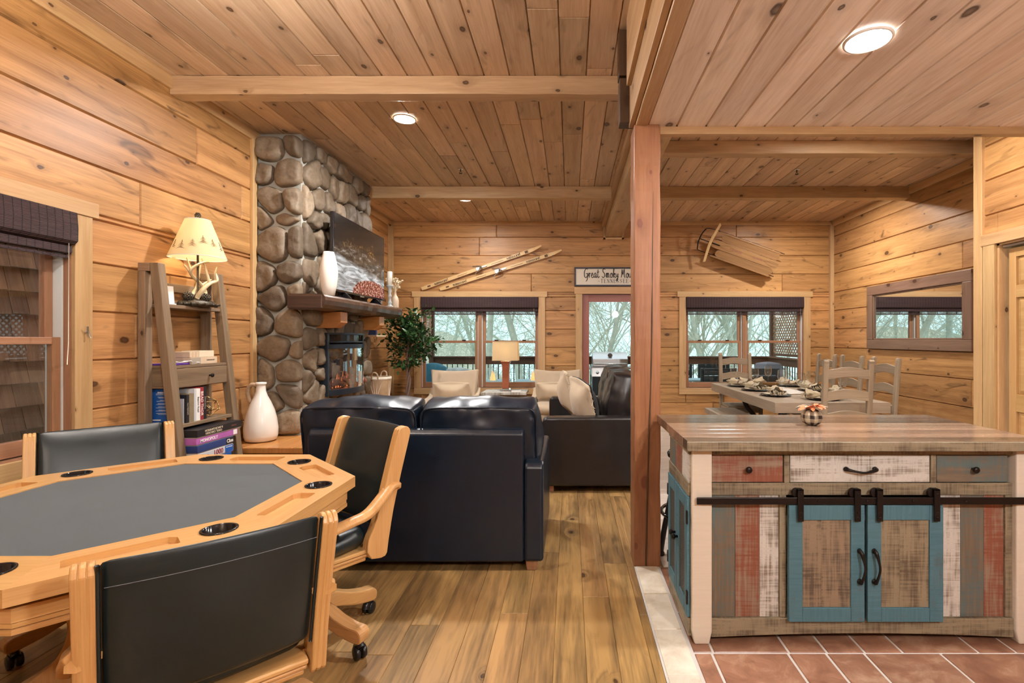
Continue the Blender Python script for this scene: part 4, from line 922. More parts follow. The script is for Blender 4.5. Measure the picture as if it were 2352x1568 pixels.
m = MB(); m.box(XL+.03, fx(1.17)-.01, LY0+.03, LY1-.03, 1.165, 1.185, 'y'); m.box(XL+.03, fx(1.05)-.03, LY0+.03, LY1-.03, 1.03, 1.045, 'y'); m.box(XL+.03,fx(1.1)-.03,LY0+.03,LY0+.05,1.045,1.165,'x'); m.box(XL+.03,fx(1.1)-.03,LY1-.05,LY1-.03,1.045,1.165,'x'); m.build('shelf', 'grey_wood', t_, .003)
m = MB(); xd = fx(1.1)-.012; m.box(xd-.02, xd, LY0+.033, LY1-.033, 1.035, 1.163, 'y'); dr = m.build('drawer', 'grey_wood', t_, .003)
m = MB(); m.M = T(xd, (LY0+LY1)/2+.06, 1.10) @ R(PI/2, 'Y'); m.lathe([(.006,0),(.006,.012),(.014,.018),(.015,.026),(.009,.031)], 14); m.build('knob', 'black_metal', dr)
# antler lamp
LX, LY, LZ = -2.705, 3.64, 1.601
t_ = thing('antler_lamp', (LX, LY, LZ), -.35, 'lit antler table lamp with pine tree shade on the ladder shelf', 'lamp')
m = MB(); n = 26; rg = random.Random(3); vs = []; fs = []
for j, (r_, z) in enumerate(((1.0,0),(1.04,.012),(.95,.03),(.75,.045),(.45,.052),(.15,.055))):
    for i in range(n):
        a = 2*PI*i/n; k = 1+.12*mnoise.noise(Vector((math.cos(a)*3, math.sin(a)*3, j*.7))); vs.append((.078*r_*k*math.cos(a)*.8, .135*r_*k*math.sin(a), z*(1+.3*mnoise.noise(Vector((a*2, j, 0)))) if j else 0))
for j in range(5):
    for i in range(n): fs.append((j*n+i, j*n+(i+1)%n, j*n+n+(i+1)%n, j*n+n+i))
fs += [tuple(range(n))[::-1], tuple(5*n+i for i in range(n))]; m.add(vs, fs, 'x', smooth=True)
for yy in (-.1,-.06,-.02,.03,.07,.11): m.tube([(.075*math.cos(yy*9), yy-.03, .012), (.08*math.cos(yy*9), yy+.02, .018)], .009, 6)
lb = m.build('base', 'bronze', t_)
for p in ((.02,-.075,.068), (.03,.035,.066)):
    m = MB()
    for k in range(9):
        for i in range(7):
            a = 2*PI*(i+.5*(k%2))/7; tt = k/8; r_ = .026*math.sin(PI*(.15+.8*tt)); m.ball((p[0]+r_*math.cos(a)*.9, p[1]-.03+.06*tt, p[2]+r_*math.sin(a)), .009, 6, 4)
    m.build('pine_cone', 'bronze', lb)
def ant(pts, r, nm='antler'):
    m = MB()
    for p, (a, b) in zip(pts, r):
        s_ = spline(p, 6); m.tube(s_, [a+(b-a)*i/(len(s_)-1) for i in range(len(s_))], 9)
    return m.build(nm, 'antler', t_)
ant([[(.02,-.02,.06),(.05,.0,.12),(.05,.05,.17),(.03,.11,.195),(.0,.14,.22),(-.02,.135,.27)], [(.05,.05,.17),(.045,.035,.24),(.03,.03,.30),(.02,.02,.335)], [(.03,.11,.195),(.05,.09,.25),(.06,.10,.30)]], [(.017,.007),(.011,.004),(.009,.003)])
ant([[(-.01,.05,.06),(-.03,.07,.12),(-.02,.02,.18),(.0,-.04,.22),(.02,-.06,.26),(.03,-.02,.30),(.03,.03,.325),(.02,.07,.33)], [(.0,-.04,.22),(.0,-.075,.27),(-.01,-.09,.295)], [(.02,-.06,.26),(.0,-.065,.31),(-.01,-.07,.345)]], [(.015,.006),(.009,.003),(.009,.003)])
ant([[(-.03,-.03,.06),(-.05,.02,.13),(-.04,.08,.18),(-.03,.12,.21)], [(-.05,.02,.13),(-.06,.05,.25),(-.05,.06,.36)]], [(.013,.006),(.010,.004)])
m = MB(); m.tube([(0,0,.05),(0,0,.43)], .007, 8); m.ball((.02,0,.315), .009, 8, 6); m.build('stem', 'bronze', t_)
m = MB(); SB, ST, S0, S1 = .178, .078, .352, .628
m.lathe([(SB,S0),(ST,S1)], 48, caps=False); m.lathe([(ST-.001,S1),(SB-.001,S0)], 48, caps=False); sh = m.build('lamp_shade', 'shade_paper', t_)
m = MB()
for r_, z in ((SB+.0005, S0), (ST+.0005, S1)): m.tube([(r_*math.cos(2*PI*i/40), r_*math.sin(2*PI*i/40), z) for i in range(40)], .0026, 6, closed=True)
m.build('shade_trim', 'white_plastic', sh)
m = MB(); hz = [.30,.25,.22,.26,.33,.36,.31,.24,.28,.3,.25,.23,.27,.33]
for k in range(14):
    a0 = 2*PI*k/14+.1; z0 = S0+.03+(hz[k]-.2)*.45; hh = (.055,.068,.075,.06,.062,.055,.06)[k % 7]
    for j in range(7):
        tt = j/7; z = z0+hh*tt; w_ = .034*(1-tt)**.9*(.75+.25*((j*7+k)%3)); r_ = SB+(ST-SB)*(z-S0)/(S1-S0)+.0015; r2 = SB+(ST-SB)*(z+hh/5.5-S0)/(S1-S0)+.0015
        dA = w_/r_
        for s_ in (-1, 1):
            P = lambda a, rr, zz: (rr*math.cos(a), rr*math.sin(a), zz)
            q = [P(a0, r_+.0, z+.006), P(a0+s_*dA, r_, z-.003), P(a0, r2, z+hh/5.5)]
            m.add(q if s_ > 0 else q[::-1], [(0,1,2)], 'x')
m.build('tree_print', 'ink_brown', sh)
m = MB(); m.ball((0,0,S1+.03), (.016,.016,.024), 10, 7)
for k in range(5):
    for i in range(7): a = 2*PI*(i+.5*(k%2))/7; m.ball((.016*math.sin(PI*(.2+.15*k))*math.cos(a), .016*math.sin(PI*(.2+.15*k))*math.sin(a), S1+.012+.009*k), .006, 6, 4)
m.tube([(0,0,S1-.01),(0,0,S1+.012)], .004, 6); m.build('finial', 'bronze', t_)
m = MB(); m.ball((0,0,.50), (.028,.028,.036), 12, 8); m.build('bulb', 'bulb_glow', t_)
lamp('bulb_light', 'POINT', (0,0,.50), 17, (1,.82,.58), .04, parent=t_)
# small things on the shelf
t_ = thing('welcome_card', (-2.76, 3.425, 1.601), 1.2, 'white card on a small stand left of the antler lamp', 'card')
m = MB(); m.M = R(-.12, 'X'); m.box(-.05,.05,-.002,.002,.006,.13,'z'); m.build('sheet', 'paper_white', t_); m = MB(); m.box(-.055,.055,-.015,.02,0,.008); m.build('stand', 'white_plastic', t_, .002)
def book(nm, y0, y1, h, dep, mat, label, title=None, tmat='paper_white', tsize=.018, group='books in the row on the ladder shelf', xs=-2.625, z0=.7905, pages=True):
    r = thing('book', (xs, (y0+y1)/2, z0), 0, label, 'book', group); th = y1-y0
    m = MB(); m.box(-dep, -.002, -th/2, -th/2+.002, 0, h); m.box(-dep, -.002, th/2-.002, th/2, 0, h); m.box(-.003, 0, -th/2, th/2, 0, h); m.build('cover', mat, r)
    m = MB(); m.box(-dep+.004, -.003, -th/2+.002, th/2-.002, .003, h-.003); m.build('pages', 'cream', r)
    if title: text(title, tsize, frame((.0006, 0, h/2), (0,0,-1), (0,1,0)), tmat, r)
    return r
bb = book('b', 3.385, 3.415, .235, .16, 'book_blue', 'blue book with its printed cover facing the camera', xs=-2.666)
m = MB(); rg = random.Random(6)
z = .205
text('SHADOW MAN', .012, frame((-.08, -.0156, .212), (1,0,0), (0,0,1)), 'paper_white', bb)
for blk in range(7):
    for ln in range(2):
        w_ = rg.uniform(.05, .12); m.box(-.08-w_/2, -.08+w_/2, -.0156, -.015, z-.0022, z); z -= .0065
    z -= .009
m.box(-.155,-.10,-.0156,-.015,.022,.03); m.build('blurb', 'vinyl_light', bb)
book('b', 3.4155, 3.4265, .165, .19, 'box_white', 'thin pale paperback hidden between the blue and black books', xs=-2.64)
book('b', 3.427, 3.452, .19, .2, 'book_dark', 'slim black thriller with grey spine letters', 'NUMBERED', 'grey_card', .016)
book('b', 3.4525, 3.497, .195, .2, 'book_photo', 'thick paperback with a sepia photo spine')
book('b', 3.4975, 3.517, .225, .2, 'box_white', 'grey-white hardback beside the sepia spine')
book('b', 3.5175, 3.555, .225, .2, 'paper_white', 'white hardback with grey lettering next to the red book', 'Beachin Road', 'ink', .02)
book('b', 3.5555, 3.588, .232, .2, 'red', 'red hardback with white spine lettering', 'BRAD THOR', 'paper_white', .031)
book('b', 3.5885, 3.617, .235, .2, 'book_dark', 'black paperback at the right end beside the gold polyhedron', 'Divercollas', 'grey_card', .02)
# gold wire polyhedron
ph = (1+5**.5)/2; iv = [Vector(v).normalized() for v in ((-1,ph,0),(1,ph,0),(-1,-ph,0),(1,-ph,0),(0,-1,ph),(0,1,ph),(0,-1,-ph),(0,1,-ph),(ph,0,-1),(ph,0,1),(-ph,0,-1),(-ph,0,1))]
m = MB(); rm = R(.55,'X') @ R(.3,'Z')
for i in range(12):
    for j in range(i+1, 12):
        if (iv[i]-iv[j]).length < 1.1: m.tube([rm @ (iv[i]*.073), rm @ (iv[j]*.073)], .0026, 6)
tag(m.build('wire_polyhedron', 'brass', None, loc=(-2.68, 3.71, .7905+.0785)), 'gold wire polyhedron ornament beside the books', 'ornament')
# game boxes stacked on the low shelf
def gamebox(z0, h, mat, label, y0, y1, x0=-2.826, x1=-2.51, tilt=0.):
    r = thing('game_box', ((x0+x1)/2, (y0+y1)/2, z0), tilt, label, 'board game box', 'boxed games stacked on the ladder shelf'); m = MB(); w_, l_ = (x1-x0)/2, (y1-y0)/2
    m.box(-w_, w_, -l_, l_, h*.12, h, 'y'); m.build('lid', mat, r, .002); m = MB(); m.box(-w_+.003, w_-.003, -l_+.003, l_-.003, 0, h*.12); m.build('tray', 'grey_card', r)
    return r, w_, l_
def face(r, body, size, w_, y, z, mat, flip=False, **k):
    s_ = -1 if flip else 1; return text(body, size, frame((w_+.0006, y, z), (0,s_,0), (0,0,s_)), mat, r, **k)
z = .4255
r, w_, l_ = gamebox(z, .05, 'box_red', 'red game box at the bottom of the stack', 3.38, 3.70); z += .0505
r, w_, l_ = gamebox(z, .055, 'box_blue', 'blue puzzle box low in the stack', 3.39, 3.715); z += .0555
r, w_, l_ = gamebox(z, .055, 'box_white', 'pale puzzle box printed 1000 under the dark blue box', 3.375, 3.735); z += .0555
face(r, '1000', .05, w_, .02, .03, 'red', bold=.0006); m = MB(); m.box(w_, w_+.001, .09, .175, .004, .054); m.build('blue_end_panel', 'box_blue', r); face(r, 'Ravensburger', .012, w_+.001, .132, .044, 'paper_white')
m = MB(); [m.box(w_, w_+.001, -.13+.02*i, -.118+.02*i, .012+.006*(i%3), .035) for i in range(3)]; m.box(w_, w_+.001, -.13, -.07, .006, .01); m.build('picture_strip', 'ink', r)
r, w_, l_ = gamebox(z, .055, 'box_navy', 'dark blue game box with a black end panel, white lettered, under the pink box', 3.375, 3.735); z += .0555
m = MB(); m.box(w_, w_+.001, .10, .18, .008, .053); m.build('black_end_panel', 'book_dark', r); face(r, 'Clue', .036, w_+.001, .14, .03, 'paper_white', bold=.0008)
r, w_, l_ = gamebox(z, .05, 'box_pink', 'pink and magenta property game box under the black box', 3.372, 3.79, x1=-2.515); z += .0505
face(r, 'MONOPOLY', .03, w_, -.09, .026, 'paper_white', bold=.0006); m = MB(); m.box(w_, w_+.001, .16, .2, .01, .046); m.build('white_end_label', 'paper_white', r)
r, w_, l_ = gamebox(z, .055, 'book_dark', 'black chess and backgammon box on top of the stack', 3.372, 3.83)
face(r, 'CHESS, CHECKERS', .02, w_, -.07, .021, 'cream', True); face(r, '& BACKGAMMON', .022, w_, -.07, .041, 'cream', True); face(r, 'Cardinal', .016, w_, .14, .03, 'stain_red', True)
# on the drawer top
zt = 1.1855
t2 = thing('wooden_box', (-2.745, 3.66, zt), 0, 'low beige box with dark lettering on the drawer top', 'box'); m = MB(); m.box(-.07,.075,-.13,.13,0,.048,'y'); m.build('box_body', 'beige_box', t2, .002); text('COPENHAGEN', .010, frame((.0756,.06,.026),(0,1,0),(0,0,1)), 'ink', t2, space=1.3); m = MB(); m.box(.0755,.076,-.13,-.04,.002,.046); m.build('grey_end', 'grey_card', t2)
t2 = thing('wooden_box', (-2.75, 3.65, zt+.049), 0, 'smaller pale box with wooden blocks on the beige box', 'box'); m = MB(); m.box(-.06,.07,-.03,.12,0,.045,'y'); m.build('box_body', 'cream', t2, .002); m = MB(); [m.box(-.06,.07,-.12+.03*i,-.093+.03*i,0,.04) for i in range(3)]; m.build('block', 'beige_box', t2, .002)
tag(MB().box(-.09,.06,-.09,.09,0,.012).build('tablet_case', 'purple', None, .003, loc=(-2.74,3.47,zt)), 'purple tablet case lying on the drawer top', 'tablet')
m = MB()
for s_ in range(3): m.tube(spline([(-2.70+.02*s_, 3.365, zt+.016+.006*s_), (-2.66, 3.42, zt+.02), (-2.665+.01*s_, 3.47, zt+.026), (-2.66, 3.52, zt+.02+.004*s_), (-2.69, 3.57-.02*s_, zt+.018), (-2.66, 3.60, zt+.012)], 6), .0026, 6)
tag(m.build('charging_cable', 'paper_white', None), 'tangled white charging cable on the purple tablet case', 'cable')
# cord cleat on the window casing
m = MB(); m.M = T(XL+.026, 2.955, 1.405) @ R(.25,'X'); m.tube(spline([(.016,0,.035),(.012,0,.012),(.012,0,-.012),(.016,0,-.035)],4), .0045, 6); m.tube([(0,0,0),(.012,0,0)], .007, 6)
tag(m.build('cord_cleat', 'steel', None), 'small metal cord cleat on the left window casing', 'cleat')

# ---------------------------------------------------------------- leather sofas
def sofa(nm, loc, rz, W, D, arm_w, arm_h, back_h, seat_h, nc, ztop, label, mat='sofa_leather', over=.0, cback='sofa_leather'):
    # local: x across, front faces +y, origin on the floor under the middle of the back
    t_ = thing(nm, loc, rz, label, 'sofa'); b = .058
    m = MB(); m.box(-W/2+arm_w*.6, W/2-arm_w*.6, .02, D-.03, b, .30); m.build('base', mat, t_, .015)
    m = MB(); m.prism([(.0, b), (.0, back_h-.03), (.03, back_h), (.16, back_h), (.20, back_h-.04), (.24, b)], 'yz', -W/2+arm_w+.002, W/2-arm_w-.002); m.build('back_frame', mat, t_, .012, 3)
    for s_ in (-1, 1):
        m = MB(); x0, x1 = s_*(W/2-arm_w), s_*W/2; xa, xb = min(x0,x1), max(x0,x1)
        m.prism([(.0, b), (.0, arm_h-.04), (.012, arm_h-.012), (.04, arm_h), (D-.04, arm_h-.005), (D-.01, arm_h-.02), (D, arm_h-.06), (D, b)], 'yz', xa, xb); m.build('arm', mat, t_, .02, 3)
    cw = (W-2*arm_w)/nc
    for i in range(nc):
        m = MB(); m.cushion(-W/2+arm_w+cw*(i+.5), .20+(D-.2)/2+.02, (.30+seat_h)/2, cw-.01, D-.22, seat_h-.30, 6, .1, .3, .004, i); m.build('seat_cushion', mat, t_, sub=1)
    cw = (W+over)/nc
    for i in range(nc):
        x = -(W+over)/2+cw*(i+.5); m = MB(); m.M = T(x, .205, (seat_h+ztop)/2+.05) @ R(.16, 'X') @ R(.5*(i-.5*(nc-1))*.04)
        m.cushion(0, 0, 0, cw-.012, .27, ztop-seat_h-.02, 18, .22, .17, .026, 3*i+int(W*10)); m.build('back_cushion', cback, t_, sub=1)
        p = MB(); p.M = m.M; hx, hz_ = (cw-.015)/2*.985, (ztop-seat_h-.02)/2*.97
        pts = []
        for k in range(48):
            a = 2*PI*k/48; ca, sa = math.cos(a), math.sin(a); e = .22; pts.append((hx*math.copysign(abs(ca)**e, ca), -.125, hz_*math.copysign(abs(sa)**e, sa)))
        p.tube(pts, .006, 6, closed=True); p.build('piping', 'sofa_leather', t_)
    for x in (-W/2+.07, W/2-.07):
        for y in (.06, D-.07):
            m = MB(); m.prism([(-.03,.0),(.03,0),(.038,b+.005),(-.038,b+.005)], 'xz', -.035, .035); m.build('leg', 'window_wood', t_, .004, loc=(x, y, 0))
    return t_
sofa('loveseat', (-.905, 2.93, 0), 0, 1.50, .88, .115, .645, .835, .47, 2, .945, 'dark blue-black leather loveseat seen from behind', over=-.07)
sofa('sofa', (.70, 5.32, 0), PI/2, 1.76, .95, .16, .672, .80, .47, 2, 1.0, 'dark brown-black leather sofa seen from its arm, behind the loveseat', 'sofa_leather_brown', -.30, 'sofa_leather_brown')
# throw pillows
def pillow(nm, loc, rot, w_, h, d, mat, label, group=None, fringe=None, back=None):
    t_ = thing(nm, loc, 0, label, 'pillow', group); t_.rotation_euler = rot
    m = MB(); m.cushion(0, 0, 0, w_, d, h, 12, .5, .12, .004, w_*7, .75); o = m.build('cover', mat, t_, sub=1)
    if back: m = MB(); m.cushion(0, -.02, 0, w_*.985, d*.96, h*.985, 12, .5, .12, .004, w_*7, .75); m.build('back_cover', back, t_, sub=1)
    if fringe:
        rg = random.Random(int(w_*100))
        for sx in fringe:
            m = MB()
            for k in range(34):
                z = -h/2*.98+h*.98*k/33; L = rg.uniform(.03,.055); m.tube([(sx*w_*.49, 0, z), (sx*(w_*.49+L*.6), rg.uniform(-.012,.012), z+rg.uniform(-.01,.01)), (sx*(w_*.49+L), rg.uniform(-.018,.018), z-rg.uniform(0,.02))], [.003,.0026,.0014], 5)
            m.build('fringe', mat, t_)
    return t_
pillow('throw_pillow', (-.02, 5.46, .775), (-.22, .10, PI/2+.12), .46, .44, .15, 'pillow_linen', 'beige fringed throw pillow leaning on the sofa, the farther one', None, (-1, 1))
pillow('throw_pillow', (.13, 4.85, .742), (-.26, -.12, PI/2+.36), .46, .44, .14, 'pillow_linen', 'beige and black fringed throw pillow at the near sofa arm', None, (-1, 1), 'pillow_black')
# ---------------------------------------------------------------- armchairs, side table, red lamp
def armchair(loc, rz, label):
    t_ = thing('armchair', loc, rz, label, 'armchair', 'beige linen armchairs')      # front faces -y
    m = MB(); n = 12; vs = []; fs = []
    for i in range(n+1):
        u = -1+2*i/n
        for j in range(9):
            tt = j/8; z = .38+tt*(.535-.03*(1-u*u)); w_ = .30+.055*tt; y = .24+.10*tt+.035*u*u*-1.; vs.append((u*w_, y, z))
    for i in range(n):
        for j in range(8): a = i*9+j; fs.append((a, a+9, a+10, a+1))
    m.add(vs, fs, 'z', smooth=True); o = m.build('backrest', 'linen', t_); s_ = o.modifiers.new('th','SOLIDIFY'); s_.thickness = .085; s_.offset = 1; b = o.modifiers.new('b','BEVEL'); b.width = .02; b.segments = 3; b.limit_method = 'ANGLE'
    for q in (-1, 1):
        m = MB(); prof = spline([(.33,.20),(.345,.62),(.30,.625),(.24,.58),(.12,.545),(-.10,.535),(-.24,.53),(-.275,.50),(-.28,.44),(-.27,.20)], 3)
        m.prism([(p.x, p.y) for p in prof], 'yz', q*.29, q*.365, 'y'); m.build('arm', 'linen', t_, .018, 3)
    m = MB(); m.cushion(0, -.01, .40, .575, .56, .15, 6, .12, .3); m.build('seat_cushion', 'linen', t_, sub=1)
    m = MB(); m.box(-.30,.30,-.26,.30,.20,.335); m.build('base', 'linen', t_, .012)
    for x in (-.28,.28):
        for y in (-.22,.28): m = MB(); m.prism([(-.022,0),(.022,0),(.03,.21),(-.03,.21)], 'xz', -.025, .025); m.build('leg', 'dark_block', t_, .003, loc=(x,y,0))
    return t_
def lumbar(loc, rz, label): return pillow('lumbar_pillow', loc, (.28, 0, rz), .48, .24, .13, 'pillow_linen', label, 'lumbar pillows on the armchairs')
armchair((-1.68, 7.12, 0), .06, 'beige armchair under the left window beside the ficus'); lumbar((-1.70, 7.18, .622), .06, 'beige lumbar pillow on the armchair beside the ficus')
armchair((-.20, 7.12, 0), -.06, 'beige armchair between the red lamp and the deck door'); lumbar((-.22, 7.18, .622), -.06, 'beige lumbar pillow on the armchair beside the deck door')
t_ = thing('side_table', (-.955, 7.45, 0), 0, 'weathered white side table between the two armchairs', 'table')
m = MB(); m.boards((-.325,-.24,.60),(1,0,0),(0,1,0),(0,0,1), .65, .48, .12, 0, (), (9,9), .035, .002, .003, 5); m.build('top', 'paint_white', t_)
m = MB(); m.box(-.27,.27,-.19,-.17,.48,.565,'x'); m.box(-.27,.27,.17,.19,.48,.565,'x'); m.box(-.29,-.27,-.19,.19,.48,.565,'y'); m.box(.27,.29,-.19,.19,.48,.565,'y'); m.build('apron', 'grey_wood', t_)
for x in (-.265,.265):
    for y in (-.165,.165): m = MB(); m.box(x-.028,x+.028,y-.028,y+.028,0,.565,'z'); m.build('leg', 'grey_wood', t_, .003)
t_ = thing('table_lamp', (-.955, 7.47, .601), 0, 'lit table lamp with red flared base and rectangular cream shade', 'lamp')
m = MB(); m.prism([(-.075,0),(.075,0),(.075,.015),(.05,.035),(-.05,.035),(-.075,.015)], 'xz', -.075, .075); m.build('base', 'crystal', t_, .004)
def sq(mb, prof, rx=1., ry=1.):
    vs = []; fs = []
    for h, z in prof: vs += [(-h*rx,-h*ry,z),(h*rx,-h*ry,z),(h*rx,h*ry,z),(-h*rx,h*ry,z)]
    for i in range(len(prof)-1):
        for j in range(4): fs.append((4*i+j, 4*i+(j+1)%4, 4*i+4+(j+1)%4, 4*i+4+j))
    return vs, fs
m = MB(); vs, fs = sq(m, [(.048,.035),(.05,.05),(.050,.30),(.052,.37),(.058,.405),(.072,.432),(.072,.44),(.05,.442)]); fs += [(3,2,1,0), tuple(len(vs)-4+i for i in range(4))]; m.add(vs, fs, 'z'); m.build('lamp_body', 'terracotta_glaze', t_, .004)
m = MB(); m.tube([(0,0,.44),(0,0,.72)], .006, 8); m.ball((0,0,.725), .010, 8, 6); m.build('stem', 'brass', t_)
m = MB(); vs, fs = sq(m, [(1.,.455),(.97,.728)], .188, .12); m.add(vs, fs, 'x'); vs, fs = sq(m, [(.995,.455),(.965,.728)], .187, .119); m.add(vs, [f[::-1] for f in fs], 'x'); sh = m.build('lamp_shade', 'shade_cream', t_)
m = MB()
for z, k in ((.457, 1.), (.726, .97)): m.box(-.19*k,.19*k,-.1215*k,-.1195*k,z-.006,z+.006,'x'); m.box(-.19*k,.19*k,.1195*k,.1215*k,z-.006,z+.006,'x'); m.box(-.19*k,-.187*k,-.12*k,.12*k,z-.006,z+.006,'y'); m.box(.187*k,.19*k,-.12*k,.12*k,z-.006,z+.006,'y')
m.build('shade_trim', 'shade_cream', sh)
m = MB(); m.ball((0,0,.60), (.028,.028,.036), 12, 8); m.build('bulb', 'bulb_glow', t_)
lamp('bulb_light', 'POINT', (0,0,.60), 10, (1,.82,.56), .04, parent=t_)
t_ = thing('notebook', (-.79, 7.32, .601), .1, 'small white notebook lying on the side table beside the lamp', 'notebook'); m = MB(); m.box(-.075,.075,-.055,.055,0,.012,'x'); m.build('cover', 'paper_white', t_, .002); m = MB(); m.box(-.076,-.066,-.055,.055,.001,.0135); m.build('spine', 'book_dark', t_)
# ---------------------------------------------------------------- kitchen island
IX0, IX1, IY0, IY1 = .545, 2.085, 2.235, 2.705
t_ = thing('kitchen_island', (0,0,0), 0, 'rustic multicolour kitchen island with blue sliding barn doors', 'kitchen island')
m = MB(); m.boards((.518,2.195,.914),(1,0,0),(0,1,0),(0,0,1), 1.605, .785, .0981, 0, (), (9,10), .043, .0015, .0015, 12)
m.build('worktop', 'island_top', t_)
m = MB(); m.box(.514,2.127,2.188,2.2,.872,.9125,'x'); m.build('front_edging', 'paint_tan', t_, .002)
for x0, x1 in ((IX0, IX0+.09), (IX1-.09, IX1)):
    for y0, y1 in ((IY0, IY0+.09), (IY1-.09, IY1)):
        m = MB(); vs = []; 
        m.prism([(x0,.055),(x0+.012,0),(x1-.012,0),(x1,.055),(x1,.868),(x0,.868)] , 'xz', y0, y1, 'z'); m.build('leg', 'paint_cream', t_, .006)
fa = IX0+.09; fb = IX1-.09; fy = IY0+.022
m = MB(); m.box(fa, fb, fy, fy+.03, .842, .870, 'x'); m.box(fa, fb, fy, fy+.03, .66, .714, 'x')
m.box(.966, .990, fy, fy+.03, .714, .842, 'z'); m.box(1.628, 1.652, fy, fy+.03, .714, .842, 'z'); m.box(.945,.975,fy,fy+.03,.11,.66,'z'); m.box(1.665,1.672,fy,fy+.03,.11,.66,'z'); m.box(1.963,fb,fy,fy+.03,.11,.66,'z'); m.build('front_frame', 'paint_tan', t_, .002)
n = 16; low = [(fb+(fa-fb)*i/n, .022+.018*(1-(2*i/n-1)**2)) for i in range(n+1)]
m = MB(); m.prism([(fa,.108),(fb,.108)]+low, 'xz', IY0+.015, IY0+.05, 'x'); m.build('arched_apron', 'paint_tan', t_, .003)
def pull(mb, M, L):
    mb.M = M; mb.tube(spline([(-L/2,0,0),(-L/2,0,.018),(-L/4,-.006,.028),(0,-.010,.032),(L/4,-.006,.028),(L/2,0,.018),(L/2,0,0)], 4), [.008,.008,.008,.009,.008,.007,.006,.0055,.005,.005,.005,.005,.005,.005,.005,.0055,.006,.007,.008,.009,.008,.008,.008,.008,.008], 8)
    for s_ in (-1, 1): mb.ball((s_*L/2, 0, .004), (.013,.011,.006), 10, 6)
def knob_(mb, M): mb.M = M; mb.lathe([(.006,0),(.006,.012),(.013,.017),(.015,.024),(.010,.030)], 14)
FR = frame((0,0,0),(1,0,0),(0,0,1))
for x0, x1, mt in ((fa+.004,.962,'paint_rust'),(.994,1.624,'paint_white'),(1.656,fb-.018,'paint_teal')):
    m = MB(); m.box(x0, x1, fy+.002, fy+.03, .717, .840, 'x'); d = m.build('drawer', mt, t_, .004); m = MB(); xc = (x0+x1)/2
    if mt == 'paint_white': pull(m, T(xc, fy+.002, .778) @ FR, .13); m.build('handle', 'black_metal', d)
    else: knob_(m, T(xc, fy+.002, .778) @ FR); m.build('knob', 'black_metal', d)
for ws in (((fa+.002,.747,'paint_teal'),(.748,.857,'paint_rust'),(.858,.944,'paint_white')), ((1.673,1.766,'paint_white'),(1.767,1.872,'paint_teal'),(1.873,1.962,'paint_rust'))):
    for x0, x1, mt in ws: m = MB(); m.box(x0, x1, fy+.008, fy+.03, .108, .66, 'z'); m.build('plank', mt, t_, .0015)
m = MB(); m.box(.562, 2.068, IY0-.020, IY0-.012, .630, .662, 'x')
rail = m.build('barn_rail', 'black_metal', t_, .003)
m = MB()
for x in (.60,.80,1.10,1.315,1.52,1.75,2.03): m.M = T(x, IY0-.02, .646) @ FR; m.lathe([(.006,0),(.005,.003)], 10); m.M = Matrix(); m.tube([(x, IY0-.013, .646),(x, IY0+.02, .646)], .006, 8)
m.build('bolt', 'black_metal', rail)
for x0, x1, hx in ((.974,1.311,1.285),(1.324,1.661,1.350)):
    yb = IY0-.010; m = MB(); b = .061
    m.box(x0,x0+b,yb,yb+.022,.105,.625,'z'); m.box(x1-b,x1,yb,yb+.022,.105,.625,'z'); m.box(x0+b,x1-b,yb,yb+.022,.105,.168,'x'); m.box(x0+b,x1-b,yb,yb+.022,.558,.625,'x'); d = m.build('barn_door', 'paint_blue', t_, .003)
    m = MB(); k = (x1-x0-2*b)
    m.box(x0+b, x0+b+k*.4, yb+.008, yb+.02, .168, .558, 'z', rnd=.1); m.box(x0+b+k*.4, x1-b, yb+.008, yb+.02, .168, .558, 'z', rnd=.9); m.build('door_panel', 'paint_brown' if x0 < 1 else 'paint_tan', d, .001)
    m = MB(); pull(m, T(hx, yb, .355) @ frame((0,0,0),(0,0,1),(-1,0,0)), .135); m.build('handle', 'black_metal', d)
    for xh in (x0+.045, x1-.04):
        m = MB(); m.box(xh-.013, xh+.013, yb-.018, yb-.010, .558, .70, 'z'); m.box(xh-.013, xh+.013, yb-.018, yb+.012, .693, .70, 'x')
        m.M = T(xh-.010, yb+.004, .680) @ R(PI/2,'X'); m.lathe([(.022,-.006),(.017,-.002),(.017,.002),(.022,.006)], 18)
        for z in (.575,.597,.68): m.M = T(xh, yb-.018, z) @ FR; m.lathe([(.005,0),(.004,.003)], 9)
        m.build('hanger', 'black_metal', d, .002)
# left end of the island
sx = IX0-.006
ya, yb = IY0+.022, IY1-.012
for k, mt in enumerate(('paint_white','paint_rust','paint_teal')):
    m = MB(); w_ = (yb-ya)/3; m.box(sx-.001, sx+.01, ya+k*w_, ya+(k+1)*w_-.001, .715, .845, 'z'); m.build('plank', mt, t_, .001)
for z0, z1 in ((.845,.870),(.655,.715),(.025,.105)): m = MB(); m.box(sx-.006, sx+.01, ya, yb, z0, z1, 'y'); m.build('side_rail', 'paint_tan', t_, .002)
def meshmat():
    g = NG('wire_mesh'); u, v, _ = g.uv(); M = g.m_
    a = M('ABSOLUTE', M('SINE', M('MULTIPLY', M('ADD', u, v), 260.))); b = M('ABSOLUTE', M('SINE', M('MULTIPLY', M('SUBTRACT', u, v), 260.)))
    h = M('MAXIMUM', a, b); g.bsdf(g.mix(M('GREATER_THAN', h, .8), (.02,.018,.016), (.11,.10,.09)), .5, .3, g.bump(h, .8, .01))
meshmat()
